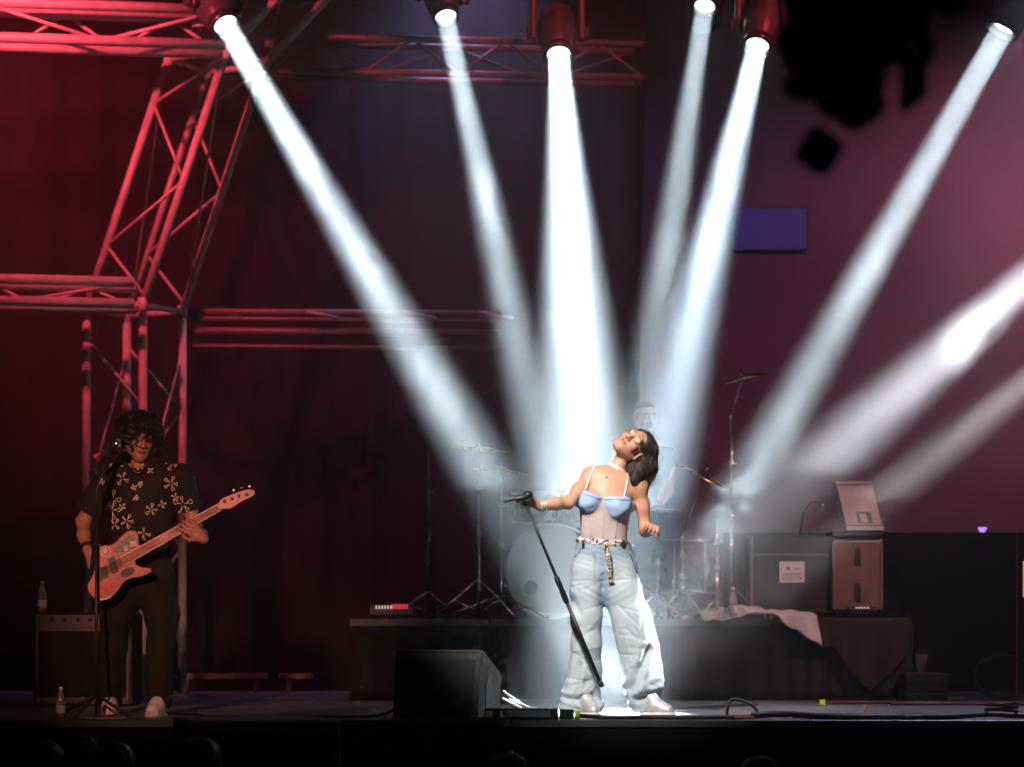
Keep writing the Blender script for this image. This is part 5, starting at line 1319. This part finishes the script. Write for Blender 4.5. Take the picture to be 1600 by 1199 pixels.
def watcher(label, px, py, D, sz=1., yaw=0., hair='head_dark', bald=False, cap=False):
    c = P(px, py, D) - Vector((0, 0, .115 * sz)); r = thing('person', label, 'person', (c.x, c.y, -1.6), 'people watching below the stage')
    S = SDF(c + Vector((-.33, -.25, -.62)), c + Vector((.33, .25, .16)), .010); R = Matrix.Rotation(yaw, 3, 'Z')      # faces +y, the stage
    add_head(S, c, R, sz, True); S.cone(c + Vector((0, -.02, -.05)), c + Vector((0, -.03, -.19)), .058, .062, .03)
    S.cone(c + Vector((-.17, -.03, -.24)), c + Vector((.17, -.03, -.24)), .065, .065, .06); S.cone(c + Vector((0, -.02, -.27)), c + Vector((0, -.02, -.6)), .17, .17, .06, sq=.65)
    for s in (-1, 1): S.cone(c + Vector((s * .18, -.03, -.25)), c + Vector((s * .23, .02, -.56)), .055, .045, .04)
    S.mesh('body', 'skin', r, paint=lambda V: np.where((V[:, 2] > c.z - .19)[:, None], SKIN_M[None, :], np.array((.02, .02, .022))[None, :]))
    LG = MB()
    for s in (-1, 1): LG.tube([c + Vector((s * .09, -.02, -.55)), (c.x + s * .1, c.y, -1.2), (c.x + s * .1, c.y - .01, -1.59)], [.1, .075, .055], 10)
    LG.build('trousers', 'trouser_k', r)
    if not bald:
        Hh = SDF(c + Vector((-.2, -.22, -.22)), c + Vector((.2, .2, .2)), .009); Hh.ell(c + R @ Vector((0, -.025, .04)), (.088, .106, .09), [list(q) for q in R], .02)
        if hair == 'long': Hh.chain([c + R @ Vector((0, -.06, .02)), c + R @ Vector((0, -.07, -.16))], [.085, .07], .03)
        Hh.ell(c + R @ Vector((0, .11, -.05)), (.08, .1, .11), [list(q) for q in R], .01, True); Hh.mesh('hair', 'head_dark', r, disp=lambda V, n: .004 * vnoise(V, 90, 6))
    return r


watcher('dark haired onlooker at the bottom left corner, cheek lit pink', 62, 1160, 11.6, 1., .9)
watcher('onlooker with long hair low at the bottom left, second from the corner', 128, 1152, 12.2, 1., .2, 'long')
watcher('onlooker just left of the subwoofer, third from the left corner', 185, 1166, 11.8, .95, -.2)
watcher('onlooker in front of the subwoofer, largest of the dark heads', 318, 1156, 11.2, 1., -.5)
watcher('onlooker in front of the stage skirt below the floor bar', 795, 1182, 11.0, .95, .1)
watcher('onlooker low at the bottom right below the cable loop', 1190, 1188, 10.6, .95, -.3)

# black rig bundle hanging in the near right foreground, far out of focus
DR = 5.2
rg = thing('rig_bundle', 'black out of focus bundle of rigging hanging at the upper right', 'rigging', P(1340, 0, DR))
RG = SDF(P(1190, 230, DR) + Vector((0, -.12, 0)), P(1500, -90, DR) + Vector((0, .12, 0)), .006)
for a, b, ra, rb in (((1250, -60), (1255, 60), 30, 36), ((1300, -60), (1300, 110), 46, 50), ((1355, -60), (1350, 100), 45, 42), ((1410, -70), (1415, 30), 46, 36), ((1455, -70), (1478, -5), 44, 26), ((1380, 40), (1400, 70), 40, 26), ((1300, 110), (1335, 165), 48, 30), ((1345, 120), (1360, 160), 40, 26),
                     ((1250, 130), (1300, 150), 16, 30), ((1236, 136), (1246, 140), 12, 14), ((1420, 20), (1436, 90), 34, 22), ((1436, 90), (1428, 140), 19, 17), ((1428, 140), (1416, 158), 21, 19), ((1236, 60), (1245, 92), 20, 22), ((1300, 170), (1340, 186), 14, 16)):
    k = DR / F; RG.cone(P(*a, DR), P(*b, DR), ra * k, rb * k, .02, sq=.6)
for x, y, r in ((1386, 112, 11), (1393, 142, 10), (1426, 74, 6)): RG.cone(P(x, y, DR - .2), P(x, y, DR + .2), r * DR / F, None, .012, True)
RG.mesh('cable_mass', 'rig_black', rg, disp=lambda V, n: .006 * vnoise(V, 60, 50) + .004 * vnoise(V, 140, 51))
for k in range(7):
    a = P(1240 + 30 * k, -70, DR); MB().tube([a, a + Vector((0, 0, 1.2))], .008, 6).build('hanging_line', 'rig_black', rg)
hb = thing('hanging_block', 'small black square block dangling below the rig bundle', 'rigging', P(1280, 236, DR))
MB().box(P(1280, 236, DR), (.042, .03, .040), Matrix.Rotation(math.radians(32), 3, 'Y'), .012).build('block', 'rig_black', hb)
MB().tube([P(1284, 212, DR), P(1292, 180, DR)], .0018, 5).build('line', 'rig_black', hb)
